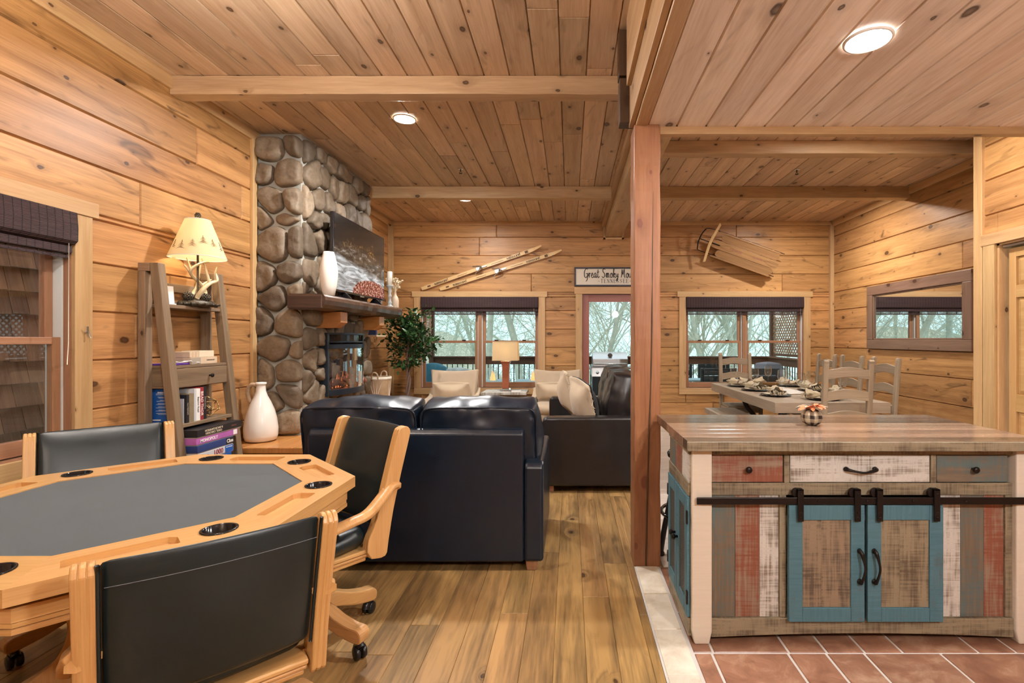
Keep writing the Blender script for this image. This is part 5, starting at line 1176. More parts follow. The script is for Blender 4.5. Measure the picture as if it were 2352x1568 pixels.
for k in range(2):
    y0 = ya+.003+k*(yb-ya)/2; y1 = y0+(yb-ya)/2-.006; b = .05; m = MB()
    m.box(sx-.012,sx+.004,y0,y0+b,.108,.652,'z'); m.box(sx-.012,sx+.004,y1-b,y1,.108,.652,'z'); m.box(sx-.012,sx+.004,y0+b,y1-b,.108,.17,'y'); m.box(sx-.012,sx+.004,y0+b,y1-b,.59,.652,'y'); d = m.build('mesh_door', 'paint_blue', t_, .003)
    m = MB(); m.box(sx-.006, sx-.002, y0+b, y1-b, .17, .59, 'z'); m.build('wire_mesh', 'wire_mesh', d)
    m = MB(); knob_(m, T(sx-.012, (y1-.025) if k == 0 else (y0+.025), .40) @ R(-PI/2,'Y')); m.build('knob', 'black_metal', d)
    m = MB(); yy = y0-.002 if k == 0 else y1+.002
    for z in (.20,.56): m.box(sx-.016, sx-.008, yy-.008, yy+.008, z-.03, z+.03, 'z')
    m.build('hinge', 'black_metal', d, .002)
m = MB(); m.box(IX0+.02, IX1-.02, IY1-.03, IY1-.01, .03, .87, 'x'); m.box(IX1-.03, IX1-.01, IY0+.09, IY1-.09, .03, .87, 'y'); m.box(IX0+.03, IX1-.03, IY0+.06, IY1-.03, .09, .105, 'x'); m.build('carcass', 'paint_brown', t_)
# fabric pumpkin
t_ = thing('fabric_pumpkin', (1.265, 2.62, .9145), .5, 'small plaid fabric pumpkin with orange leaves on the island top', 'ornament')
m = MB(); vs = []; fs = []; n = 42
for j in range(13):
    ph = PI*(.03+.94*j/12)
    for i in range(n):
        a = 2*PI*i/n; k = 1-.13*abs(math.cos(a*3.5))**3; r_ = .054*math.sin(ph)**.75*k; vs.append((r_*math.cos(a), r_*math.sin(a), .042-.043*math.cos(ph)))
for j in range(12):
    for i in range(n): fs.append((j*n+i, j*n+(i+1)%n, (j+1)*n+(i+1)%n, (j+1)*n+i))
fs += [tuple(range(n))[::-1], tuple(12*n+i for i in range(n))]; m.add(vs, fs, 'z', smooth=True); m.build('pumpkin_body', 'plaid', t_)
rg = random.Random(9); m = MB()
for k in range(9):
    a = rg.uniform(0, 2*PI) if k > 2 else (PI*.9, -.4, -1.3)[k]; L = rg.uniform(.06,.10); d = Vector((math.cos(a), math.sin(a), rg.uniform(-.35,.15))); sd = Vector((-d.y, d.x, 0)).normalized(); o = Vector((0,0,.088))
    pts = [o]
    for q in range(1, 8): tt = q/8; pts.append(o+d*L*tt+Vector((0,0,.02*math.sin(tt*PI)))+sd*L*.28*math.sin(tt*PI)**.7*(1.15 if q % 2 else .7))
    pts.append(o+d*L)
    for q in range(7, 0, -1): tt = q/8; pts.append(o+d*L*tt+Vector((0,0,.02*math.sin(tt*PI)))-sd*L*.28*math.sin(tt*PI)**.7*(1.15 if q % 2 else .7))
    c = len(pts); pts.append(o+d*L*.5+Vector((0,0,.012))); m.add(pts, [(c, i, (i+1) % c) for i in range(c)], 'x')
m.build('leaves', 'orange_leaf', t_)
m = MB()
for k in range(6):
    a = k*1.05; m.tube(spline([(0,0,.09),(.04*math.cos(a),.04*math.sin(a),.10),(.075*math.cos(a+.2),.075*math.sin(a+.2),.085+.01*(k%2))], 4), .004, 6)
m.build('ribbon', 'plaid', t_)
m = MB(); m.tube([(0,0,.08),(.004,.002,.10),(.012,.004,.115)], [.007,.006,.005], 7); m.build('stem', 'ficus_bark', t_)
# bar stool under the overhang of the island top
t_ = thing('bar_stool', (.80, 3.24, 0), 0, 'black metal bar stool behind the island beside the post, mostly hidden', 'stool')
m = MB(); m.lathe([(.15,.60),(.165,.605),(.168,.625),(.16,.636),(.10,.632),(.0,.63)], 32); m.build('seat', 'gloss_black', t_)
for k in range(4):
    a = PI*1.09+k*PI/2; cs, sn = math.cos(a), math.sin(a); m = MB(); m.tube(spline([(.11*cs,.11*sn,.61),(.165*cs,.165*sn,.35),(.21*cs,.21*sn,.15),(.235*cs,.235*sn,.012)], 4), .018, 8); l = m.build('leg', 'black_plastic', t_)
    m = MB(); m.M = T(.235*cs, .235*sn, 0); m.lathe([(.026,0),(.026,.012),(.019,.025)], 12); m.build('rubber_foot', 'rubber', l)
m = MB(); m.tube([(.205*math.cos(2*PI*i/40), .205*math.sin(2*PI*i/40), .245) for i in range(40)], .012, 8, closed=True); m.build('foot_ring', 'gloss_black', t_)

# ---------------------------------------------------------------- dining set
DX0, DX1, DY0, DY1, DZ = 1.96, 3.06, 4.78, 6.93, .76
t_ = thing('dining_table', (0,0,0), 0, 'long thick-topped weathered dining table set with plates and glasses', 'table')
m = MB(); m.boards((DX0,DY0,DZ),(0,1,0),(1,0,0),(0,0,1), DY1-DY0, DX1-DX0, .157, 0, (), (9,10), .1, .002, .0015, 4)
m.box(DX0-.002,DX0+.02,DY0,DY1,DZ-.1,DZ-.002,'y'); m.box(DX0,DX1,DY0-.002,DY0+.02,DZ-.1,DZ-.002,'x'); m.build('table_top', 'table_wood', t_)
for y in (5.25, 6.45):
    m = MB()
    for s_ in (-1, 1):
        m.tube(spline([(2.54+s_*.32,y,.66),(2.54+s_*.26,y,.5),(2.54+s_*.16,y,.36),(2.54+s_*.22,y,.18),(2.54+s_*.33,y,.012)], 5), .022, 8, flat=(1,1.4))
    m.box(2.2,2.9,y-.04,y+.04,.64,.66,'x'); m.build('trestle_leg', 'black_metal', t_)
m = MB(); m.box(2.48,2.54,5.25,6.45,.33,.38,'y'); m.build('stretcher', 'table_wood', t_, .004)
t_ = thing('dining_bench', (0,0,0), 0, 'low weathered bench along the near side of the dining table', 'bench')
m = MB(); m.boards((1.765,5.0,.47),(0,1,0),(1,0,0),(0,0,1), 1.57, .39, .13, 0, (), (9,10), .06, .002, .0015, 6); m.build('seat', 'table_wood', t_)
for y in (5.25, 6.38):
    m = MB(); m.tube(spline([(1.80,y,.41),(1.86,y,.3),(1.84,y,.15),(1.79,y,.012)], 4), .018, 8); m.tube(spline([(2.12,y,.41),(2.06,y,.3),(2.08,y,.15),(2.13,y,.012)], 4), .018, 8); m.box(1.80,2.12,y-.03,y+.03,.395,.41,'x'); m.build('leg', 'black_metal', t_)
def ladder_chair():
    # front faces +y; origin under the seat centre
    t_ = thing('dining_chair', (0,0,0), 0, '', 'chair', 'ladder-back dining chairs')
    m = MB(); m.prism([(-.205,-.19),(.205,-.19),(.235,.21),(-.235,.21)], 'xy', .455, .485, 'x'); m.build('seat', 'dining_wood', t_, .008)
    for s_ in (-1, 1):
        m = MB(); x = s_*.205; pr = [(-.215,0),(-.175,0),(-.165,.45),(-.175,.5),(-.225,1.15),(-.232,1.172),(-.252,1.178),(-.268,1.165),(-.262,1.14),(-.212,.5),(-.208,.45)]
        m.prism(pr, 'yz', x-.024, x+.024, 'z'); m.build('rear_leg', 'dining_wood', t_, .006)
        m = MB(); m.prism([(-.02,0),(.02,0),(.024,.455),(-.024,.455)], 'xz', -.022, .022, 'z'); m.build('leg', 'dining_wood', t_, .005, loc=(s_*.205,.175,0))
        m = MB(); m.box(x-.012,x+.012,-.17,.16,.16,.185,'y'); m.box(x-.014,x+.014,-.17,.16,.39,.45,'y'); m.build('side_rail', 'dining_wood', t_, .003)
    for z in (.60, .80, 1.0):
        n = 18; up = [(-.19+.38*i/n, z+.085+.026*math.sin(PI*i/n)**1.6-.012*math.sin(2*PI*i/n*1.5)**2*0) for i in range(n+1)]; dn = [(.19-.38*i/n, z+.022*math.sin(PI*i/n)**1.6) for i in range(n+1)]
        yb = -.19-.05*(z+.045-.5)/.65; m = MB(); m.prism(up+dn, 'xz', yb-.021, yb-.001, 'x'); m.build('ladder_slat', 'dining_wood', t_, .003)
    m = MB(); m.box(-.19,.19,.165,.19,.39,.45,'x'); m.box(-.19,.19,.16,.185,.22,.245,'x'); m.box(-.19,.19,-.195,-.175,.39,.45,'x'); m.build('front_rail', 'dining_wood', t_, .003)
    return t_
dc = ladder_chair()
def dchair(o, x, y, rz, label): o.location = (x, y, 0); o.rotation_euler = (0,0,rz); o['label'] = label
dchair(dc, 2.535, 4.80, 0, 'ladder-back chair at the near head of the dining table, seen from behind')
dchair(copy_tree(dc), 2.33, 6.83, PI, 'ladder-back chair at the far head of the table in front of the window')
dchair(copy_tree(dc), 3.08, 5.27, PI/2, 'ladder-back chair on the mirror side nearest the island')
dchair(copy_tree(dc), 3.08, 5.90, PI/2, 'middle ladder-back chair of the three on the mirror side')
dchair(copy_tree(dc), 3.08, 6.48, PI/2, 'ladder-back chair on the mirror side nearest the window corner')
# place settings
ch = pl = nk = gl_ = None
def charger():
    m = MB(); m.lathe([(.05,0),(.11,.003),(.155,.012),(.160,.0145),(.155,.0155),(.11,.008),(.0,.007)], 36); return tag(m.build('charger_plate', 'plate_black'), None, 'plate', 'black charger plates on the dining table')
def plate():
    m = MB(); m.lathe([(.05,0),(.075,.002),(.118,.014),(.122,.017),(.117,.0175),(.075,.007),(.0,.006)], 36); return tag(m.build('dinner_plate', 'plate_cream'), None, 'plate', 'cream dinner plates on the chargers')
def napkin(seed):
    t_ = thing('napkin', (0,0,0), 0, '', 'napkin', 'beige fringed napkins in rings'); m = MB(); n = 28; k = 18; vs = []; fs = []
    for i in range(n+1):
        u = -1+2*i/n; r0 = .014+.030*abs(u)**.8+.006*mnoise.noise(Vector((u*4, seed, 0)))
        for j in range(k):
            a = 2*PI*j/k; fold = .35*math.sin(a*5+seed+u*3)*abs(u)**.6; rr = r0*(1+fold*.8)
            vs.append((u*.12, rr*math.cos(a)*1.35+.01*math.sin(u*4+seed), max(.003, .026+rr*.8*math.sin(a)+.01*mnoise.noise(Vector((u*6,a,seed))))))
    for i in range(n):
        for j in range(k): fs.append((i*k+j, i*k+(j+1)%k, (i+1)*k+(j+1)%k, (i+1)*k+j))
    m.add(vs, fs, 'x', smooth=True)
    m.build('cloth', 'napkin', t_)
    rg = random.Random(seed)
    for q in range(40):
        if q % 20 == 0: m = MB(); s_ = 1-q//10
        y = rg.uniform(-.055,.055); m.tube([(s_*.115,y,.02+rg.uniform(0,.025)),(s_*.145,y+rg.uniform(-.01,.01),.012+rg.uniform(0,.012))], .0022, 4)
        if q % 20 == 19: m.build('fringe', 'napkin', t_)
    m = MB(); m.M = T(0,.0,.027) @ R(PI/2,'Y'); m.lathe([(.022,-.012),(.026,-.012),(.026,.012),(.022,.012)], 20, caps=False); m.build('napkin_ring', 'ficus_bark', t_)
    return t_
def wineglass(): 
    t_ = thing('wine_glass', (0,0,0), 0, '', 'glass', 'wine glasses on the dining table')
    m = MB(); m.lathe([(.035,0),(.034,.003),(.012,.006),(.005,.012),(.0042,.05),(.0045,.085),(.012,.095)], 24, caps=False); m.build('stem', 'wine_glass', t_)
    m = MB(); m.lathe([(.004,.09),(.020,.097),(.035,.115),(.0405,.140),(.039,.165),(.033,.198),(.0325,.198),(.038,.165),(.039,.140),(.033,.117),(.018,.099),(.002,.094)], 26, caps=False); m.build('bowl', 'wine_glass', t_); return t_
ch, pl, nk, gl_ = charger(), plate(), napkin(3), wineglass(); first = True
SET = [(2.20,5.36,PI/2,'bench side nearest the near head of the table',(2.42,5.25)), (2.19,5.92,PI/2,'bench side, middle seat',(2.42,5.72)), (2.19,6.44,PI/2,'bench side nearest the window',(2.30,6.22)),
       (2.84,5.30,-PI/2,'mirror side nearest the near head of the table',(2.66,5.52)), (2.85,5.90,-PI/2,'mirror side, middle seat',(2.64,6.10)), (2.85,6.46,-PI/2,'mirror side nearest the window',(2.62,6.62)),
       (2.53,5.02,0,'near head chair of the table',(2.76,5.06)), (2.42,6.70,PI,'far head chair of the table',(2.20,6.72))]
for k, (x, y, rz, where, g_) in enumerate(SET):
    z = DZ+.0005
    a = ch if k == 0 else ch.copy()
    if k: C.objects.link(a)
    a.location = (x, y, z); a['label'] = 'glossy black charger plate at the '+where
    b = pl if k == 0 else pl.copy()
    if k: C.objects.link(b)
    b.location = (x, y, z+.0085); b['label'] = 'cream dinner plate at the '+where
    c = nk if k == 0 else copy_tree(nk)
    c.location = (x, y, z+.0175); c.scale = (1.3,1.3,1.25); c.rotation_euler = (0,0,rz+.35*(k%3-1)+PI/2*0); c['label'] = 'beige fringed napkin at the '+where
    d = gl_ if k == 0 else copy_tree(gl_)
    d.scale = (1.15,1.15,1.28); d.location = (g_[0], g_[1], z); d['label'] = 'clear stemmed wine glass at the '+where
t_ = thing('serving_tray', (2.51,5.82,DZ+.0005), 0, 'long white rectangular tray in the middle of the dining table', 'tray')
m = MB(); m.box(-.11,.11,-.33,.33,0,.008,'y'); m.box(-.12,-.11,-.34,.34,.004,.016,'y'); m.box(.11,.12,-.34,.34,.004,.016,'y'); m.box(-.11,.11,-.34,-.33,.004,.016,'x'); m.box(-.11,.11,.33,.34,.004,.016,'x'); m.build('tray_body', 'white_ceramic', t_, .003)
t_ = thing('amber_dish', (2.55,6.36,DZ+.0005), 0, 'brown glass dish at the window end of the white tray', 'dish'); m = MB(); m.lathe([(.05,0),(.09,.02),(.11,.045),(.107,.046),(.085,.022),(.0,.008)], 26); m.build('dish_body', 'brown_glass', t_)
# mirror
t_ = thing('wall_mirror', (XR, 6.13, 1.6675), 0, 'wide brown wood framed mirror on the right wall reflecting a window', 'mirror')
hy, hz, b = .92, .4325, .125
for z0, z1, y0, y1, ax in ((-hz,-hz+b,-hy,hy,'y'),(hz-b,hz,-hy,hy,'y'),(-hz+b,hz-b,-hy,-hy+b,'z'),(-hz+b,hz-b,hy-b,hy,'z')):
    m = MB(); s_ = 1
    m.box(-.045,-.002,y0,y1,z0,z1,ax); inner = .012
    m.build('frame_rail', 'mirror_wood', t_, .006)
m = MB(); i0 = .02
for z0, z1, y0, y1, ax in ((-hz+b,-hz+b+i0,-hy+b,hy-b,'y'),(hz-b-i0,hz-b,-hy+b,hy-b,'y'),(-hz+b,hz-b,-hy+b,-hy+b+i0,'z'),(-hz+b,hz-b,hy-b-i0,hy-b,'z')): m.box(-.03,-.004,y0,y1,z0,z1,ax)
m.build('inner_bead', 'mirror_wood', t_, .004)
m = MB(); m.box(-.014,-.010,-hy+b,hy-b,-hz+b,hz-b,'y'); m.build('mirror_glass', 'mirror_glass', t_)

# ---------------------------------------------------------------- on the far wall: skis, sign, sled
def ski(xa, za, xb, zb, label, y=YB-.026):
    L = math.hypot(xb-xa, zb-za); M = frame((xa, y, za), (xb-xa, 0, zb-za), (-(zb-za), 0, xb-xa)); r = thing('ski', (0,0,0), 0, label, 'ski', 'pair of old wooden skis on the far wall'); r.matrix_world = M
    m = MB(); n = 30; vs = []; fs = []
    for i in range(n+1):
        u = i/n; w_ = .031-.004*math.sin(PI*u); w_ *= min(1, max(.12, (1-u)/.09))**.5 if u > .91 else (1 if u > .01 else .8); lift = .09*max(0, (u-.9)/.1)**1.7; th = .012+.012*math.exp(-((u-.47)/.2)**2)
        vs += [(u*L,-w_,lift),(u*L,w_,lift),(u*L,w_,lift+th),(u*L,-w_,lift+th)]
    for i in range(n):
        for j in range(4): fs.append((4*i+j, 4*i+4+j, 4*i+4+(j+1)%4, 4*i+(j+1)%4))
    fs += [(0,1,2,3), (4*n+3,4*n+2,4*n+1,4*n)]; fs = [f[::-1] for f in fs]
    m.add(vs, fs, 'x'); m.build('ski_body', 'ski_wood', r)
    for cx_ in (.165, .765): text('JARVINEN', .046, T(L*cx_, .0, .021) @ R(PI), 'ink', r, bold=.0006, space=1.15)
    m = MB(); m.box(L*.86,L*.885,-.018,.018,.0125,.0215); m.box(L*.30,L*.38,-.006,-.001,.019,.0235); m.box(L*.58,L*.68,-.006,-.001,.018,.0215); m.box(L*.05,L*.075,-.012,.012,.0105,.0135); m.build('printed_mark', 'ink_brown', r)
    t2 = MB(); t2.box(L*.455,L*.50,-.028,.028,.024,.032); t2.tube(spline([(L*.44,-.06,.03),(L*.455,-.045,.045),(L*.485,-.03,.06),(L*.505,0,.07),(L*.485,.03,.06),(L*.455,.045,.045),(L*.44,.06,.03)], 4), .009, 7); t2.tube([(L*.475,-.035,.05),(L*.50,.02,.065)], .008, 6); t2.box(L*.50,L*.545,-.010,.010,.024,.045); t2.build('binding', 'steel', r, .002)
    return r
q = F/(YB-.04)
def wp(px, py): return ((px-VX)/q, E-(py-VY)/q)
ski(*wp(968,663), *wp(1244,566), 'upper wooden ski with printed name above the left window')
ski(*wp(1010,664), *wp(1290,576), 'lower wooden ski ending nearest the sign')
x0, z0 = wp(1319, 657); z1 = wp(1319, 613)[1]; sw = 1.36
t_ = thing('wall_sign', (x0, YB, z0), 0, 'long wooden sign reading Great Smoky Mountains Tennessee above the deck door', 'sign'); hh = z1-z0
m = MB(); m.box(.02,sw-.02,-.018,-.004,.02,hh-.02,'x'); m.build('board', 'paint_cream', t_)
m = MB(); e = .024; m.box(0,sw,-.032,0,0,e,'x'); m.box(0,sw,-.032,0,hh-e,hh,'x'); m.box(0,e,-.032,0,e,hh-e,'z'); m.box(sw-e,sw,-.032,0,e,hh-e,'z'); m.build('frame', 'sign_edge', t_, .002)
SC = {  # simple joined-hand letters on a 0..1 x-height grid: strokes, advance
 'G': ([[(1.0,1.75),(.7,1.95),(.3,1.6),(.1,.9),(.25,.2),(.6,.05),(.95,.4),(1.0,.85)],[(.55,.85),(1.05,.9),(1.0,.2),(.85,-.5),(.5,-.75)]], 1.25),
 'r': ([[(0,.3),(.15,1.05),(.2,.75),(.18,0)],[(.2,.7),(.4,.95),(.6,.9)]], .65), 'e': ([[(0,.45),(.45,.6),(.5,.9),(.3,1.0),(.1,.6),(.2,.1),(.5,.02),(.75,.3)]], .72),
 'a': ([[(.65,.85),(.4,1.0),(.1,.6),(.2,.08),(.5,.2),(.65,.9),(.62,.2),(.75,.02),(.95,.3)]], .92), 't': ([[(.25,1.75),(.18,.3),(.35,.0),(.65,.3)],[(-.05,1.15),(.55,1.25)]], .75),
 'S': ([[(.9,1.7),(.65,1.95),(.3,1.7),(.35,1.25),(.75,.85),(.7,.25),(.35,.0),(.0,.3)]], 1.1), 'm': ([[(0,.2),(.12,1.0),(.12,0)],[(.14,.7),(.35,1.0),(.42,.6),(.42,0)],[(.44,.7),(.65,1.0),(.75,.6),(.75,.1),(.95,.15)]], 1.05),
 'o': ([[(.4,1.0),(.1,.6),(.2,.1),(.5,.05),(.65,.5),(.45,.95),(.4,1.0),(.8,.75)]], .82), 'k': ([[(.1,.5),(.3,1.8),(.2,1.9),(.15,1.2),(.12,0)],[(.15,.5),(.5,1.0),(.5,.7),(.2,.55),(.6,.02),(.8,.2)]], .8),
 'y': ([[(.0,.9),(.1,.35),(.35,.2),(.55,.9),(.5,-.2),(.3,-.75),(.1,-.5),(.7,.25)]], .8), 'M': ([[(0,.1),(.2,.3),(.35,1.8),(.55,.6),(.95,1.9),(.98,.3),(1.2,.05)]], 1.35),
 'u': ([[(0,.9),(.05,.3),(.25,.05),(.5,.3),(.55,.95),(.55,.2),(.7,.02),(.85,.3)]], .85), 'n': ([[(0,.2),(.12,1.0),(.12,0)],[(.14,.7),(.4,1.0),(.5,.5),(.52,.1),(.75,.15)]], .8),
 'i': ([[(.1,1.0),(.1,.2),(.25,.02),(.45,.3)],[(.12,1.4),(.14,1.45)]], .45), 's': ([[(0,.1),(.35,1.0),(.55,.3),(.3,.0),(.05,.1)]], .65), ' ': ([], .5)}
m = MB(); x = .155; s_ = .075
for c in 'Great Smoky Mountains':
    ls, ad = SC[c]; strokes(m, ls, T(x, -.0185, .138) @ frame((0,0,0),(1,0,0),(0,0,1)) @ Matrix.Diagonal((s_*.78,s_,1,1)), .0062, 5); x += ad*s_*.80
m.build('script_lettering', 'ink', t_)
# serif capitals drawn as strokes
def serif(mb, ch_, x, z, h):
    w_ = h*.62; t1, t0 = h*.13, h*.05; y0, y1 = -.0192, -.018
    def bar(a, b, c, d, th): 
        n_ = Vector((c-a, d-b)).normalized(); p_ = Vector((-n_.y, n_.x))*th/2; mb.prism([(x+a*w_+p_.x, z+b*h+p_.y),(x+c*w_+p_.x if False else x+c*w_+p_.x, z+d*h+p_.y),(x+c*w_-p_.x, z+d*h-p_.y),(x+a*w_-p_.x, z+b*h-p_.y)], 'xz', y0, y1)
    def ser(a, b): bar(a-.16, b, a+.16, b, t0)
    if ch_ == 'T': bar(.5,0,.5,1,t1); bar(0,1,1,1,t0); bar(0.02,1,.02,.78,t0); bar(.98,1,.98,.78,t0); ser(.5,0)
    if ch_ == 'E': bar(.2,0,.2,1,t1); bar(.05,1,.9,1,t0); bar(.05,0,.95,0,t0); bar(.2,.52,.7,.52,t0); bar(.9,1,.9,.8,t0); bar(.95,0,.95,.22,t0); bar(.7,.42,.7,.62,t0)
    if ch_ == 'N': bar(.15,0,.15,1,t0); bar(.15,1,.85,0,t1); bar(.85,0,.85,1,t0); ser(.15,0); ser(.85,1); ser(.1,1)
    if ch_ == 'S':
        for a, b, c, d, th in ((.85,.82,.6,1,t0),(.6,1,.3,.95,t0),(.3,.95,.15,.76,t1*.8),(.15,.76,.35,.58,t1),(.35,.58,.7,.42,t1),(.7,.42,.85,.24,t1*.9),(.85,.24,.65,.03,t0),(.65,.03,.35,0,t0),(.35,0,.12,.2,t0),(.85,.82,.86,.98,t0),(.12,.2,.12,.0,t0)): bar(a,b,c,d,th)
    if ch_ == '~':
        for a, b, c, d in ((.1,.42,.35,.52),(.35,.52,.65,.42),(.65,.42,.9,.52)): bar(a,b,c,d,t0*1.3)
m = MB(); x = .375
for c in '~TENNESSEE~': serif(m, c, x, .055, .062); x += .062*.62*1.32
m.build('serif_lettering', 'ink', t_)
# sled hung on the wall: local x from the tail to the steering bar, z out of the deck
cx_, cz_ = wp(1700, 590)
t_ = thing('wooden_sled', (0,0,0), 0, 'old wooden runner sled hung tilted above the right window', 'sled')
ang = math.radians(160.5); xd = Vector((math.cos(ang), 0, math.sin(ang))); zd = Vector((.0,-1,-.42)); zd = (zd-xd*zd.dot(xd)).normalized(); yd = zd.cross(xd)
Ms = Matrix((xd, yd, zd)).transposed().to_4x4(); Ms.translation = Vector((cx_, YB-.27, cz_)); t_.matrix_world = Ms
def slat(x0, x1, w_, yc, round_a=True):
    n = 8; p = [(x0+w_/2-w_/2*math.cos(PI/2*0), yc)]
    pts = [(x0+w_*.5*(1-math.sin(PI*i/n)), yc+w_*.5*math.cos(PI*i/n)) for i in range(n+1)]
    pe = [(x1-w_*.5*(1-math.sin(PI*i/n)), yc-w_*.5*math.cos(PI*i/n)) for i in range(n+1)]
    return pts+pe
for yc, w_, x0, x1 in ((-.122,.108,-.50,.44),(0,.124,-.54,.56),(.122,.108,-.50,.44)):
    m = MB(); m.prism(slat(x0,x1,w_,yc), 'xy', 0, .012, 'x'); s2 = m.build('deck_slat', 'sled_wood', t_, .002)
    if yc == 0:
        for w2, xx, sz in (('YANKEE', .16, .055), ('CLIPPER', -.20, .045)): text(w2, sz, T(xx, 0, .0125) @ R(PI), 'stain_red', s2)
        m = MB()
        for x_ in (.30, -.42): m.tube(spline([(x_+.12,0,.0125),(x_,.035,.0125),(x_-.10,.02,.0125)], 4), .0015, 4); m.tube(spline([(x_+.12,0,.0125),(x_,-.035,.0125),(x_-.10,-.02,.0125)], 4), .0015, 4)
        m.build('pinstripe', 'ink_brown', s2)
for yc in (-.19, .19):
    m = MB(); m.prism([(-.48,yc-.012),(.50,yc-.012),(.50,yc+.012),(-.48,yc+.012)], 'xy', -.004, .018, 'x'); m.build('side_rail', 'sled_wood', t_, .004)
    m = MB(); m.tube(spline([(-.60,yc,-.15),(-.2,yc,-.15),(.25,yc,-.15),(.55,yc,-.13),(.68,yc*.95,-.06),(.72,yc*.85,.0)], 6), .006, 6, flat=(1,1.8)); m.build('runner', 'black_metal', t_)
for x_ in (-.40, -.02, .34):
    m = MB(); m.box(x_-.018,x_+.018,-.20,.20,-.022,0,'y')
    for s_ in (-1,1): m.box(x_-.012,x_+.012,s_*.19-.008,s_*.19+.008,-.15,-.004,'z')
    m.build('crossbar', 'sled_wood' if x_ else 'black_metal', t_, .003)
m = MB(); m.prism([(.53,-.30),(.565,-.32),(.60,-.05),(.60,.05),(.565,.32),(.53,.30),(.555,.05),(.555,-.05)], 'xy', .018, .034, 'y'); m.build('steering_bar', 'ski_wood', t_, .003)
m = MB(); m.tube(spline([(.72,-.16,0),(.745,-.08,.0),(.75,0,.0),(.745,.08,.0),(.72,.16,0)], 5), .010, 7); m.tube([(.42,0,.016),(.75,0,.012)], .008, 6); m.build('front_bumper', 'black_metal', t_)
# sprinklers
for k, (px, py) in enumerate(((1058,388),(1830,390))):
    d = 1.9*F/(VY-py); x = PX(px, d)
    t_ = thing('fire_sprinkler', (x, d, CZ), 0, ('small fire sprinkler head in the living room ceiling','small fire sprinkler head in the dining ceiling')[k], 'sprinkler')
    m = MB(); m.lathe([(.035,-.001),(.033,-.006),(.014,-.008)], 22); m.build('escutcheon', 'chrome', t_); m = MB(); m.tube([(0,0,-.006),(0,0,-.03)], .007, 8); m.lathe([(.019,-.052),(.019,-.049),(.004,-.048)], 14)
    for s_ in (-1,1): m.tube([(0,0,-.028),(s_*.014,0,-.038),(0,0,-.05)], .0028, 5)
    m.build('sprinkler_head', 'bronze', t_)
# ---------------------------------------------------------------- outside: deck, railing, lattice, patio things, trees
DKZ, RY = -.12, 10.55; RXL, RXR = -2.86, 4.18
m = MB(); m.boards((-4.0,YB+.16,DKZ),(1,0,0),(0,1,0),(0,0,1), 9.4, RY+.1-YB-.16, .14, 0, (), (9,10), .05, .004, .006, 2); struct(m.build('floor', 'deck_wood'), 'dark plank deck outside the far wall', 'deck')
def rail(nm, a, b, label):
    a, b = Vector((*a, 0)), Vector((*b, 0)); L = (b-a).length; r = thing(nm, (a.x, a.y, 0), math.atan2(b.y-a.y, b.x-a.x), label, 'railing')
    m = MB(); m.box(0,L,-.02,.02,.845,.985,'x'); m.box(0,L,-.07,.07,.985,1.012,'x'); m.build('top_rail', 'deck_wood', r, .003)
    m = MB(); m.box(0,L,-.02,.02,DKZ+.08,DKZ+.16,'x'); m.build('bottom_rail', 'deck_wood', r, .003); x = .06
    k = 0
    while x < L:
        m = MB(); m.tube([(x,0,DKZ+.16),(x,0,.85)], .0095, 6); m.build('baluster', 'black_metal', r); x += .108; k += 1
    return r
rail('deck_railing', (RXL, RY), (RXR, RY), 'dark deck railing with thin black balusters facing the trees')
rail('deck_railing', (RXR, RY), (RXR, YB+.2), 'dark deck railing beneath the lattice screen on the right')
def lattice(x, y0, y1, label):
    r = thing('lattice_screen', (x, y0, 0), PI/2, label, 'lattice'); L = y1-y0; z0, z1 = 1.03, 2.75
    m = MB(); m.box(0,L,-.03,.03,z0,z0+.05,'x'); m.box(0,L,-.03,.03,z1,z1+.06,'x'); m.box(-.05,.05,-.05,.05,DKZ,z1+.06,'z'); m.box(L-.05,L+.05,-.05,.05,DKZ,z1+.06,'z'); m.build('frame', 'deck_wood', r, .003)
    H = z1-z0
    for sgn, yy in ((1,-.006),(-1,.006)):
        m = MB(); c = -H
        while c < L:
            p = [(c,z0),(c+.036,z0),(c+.036+H,z1),(c+H,z1)]; poly = [(a if sgn > 0 else L-a, b) for a, b in p]
            # clip to the frame
            out = []
            for lim, keep in ((0, lambda t: t >= 0), (L, lambda t: t <= L)):
                out = []; n = len(poly)
                for i in range(n):
                    A, B = poly[i], poly[(i+1)%n]
                    if keep(A[0]): out.append(A)
                    if keep(A[0]) != keep(B[0]): k = (lim-A[0])/(B[0]-A[0]); out.append((lim, A[1]+(B[1]-A[1])*k))
                poly = out
                if len(poly) < 3: break
            if len(poly) >= 3: m.prism(poly, 'xz', yy-.005, yy+.005, 'z')
            c += .105
        m.build('lattice_strips', 'lattice_wood', r)
    return r
lattice(RXR+.09, YB+.35, RY, 'diagonal wood lattice screen outside the dining window')
lattice(RXL-.05, YB+.35, RY, 'wood lattice screen at the left end of the deck behind the ficus')
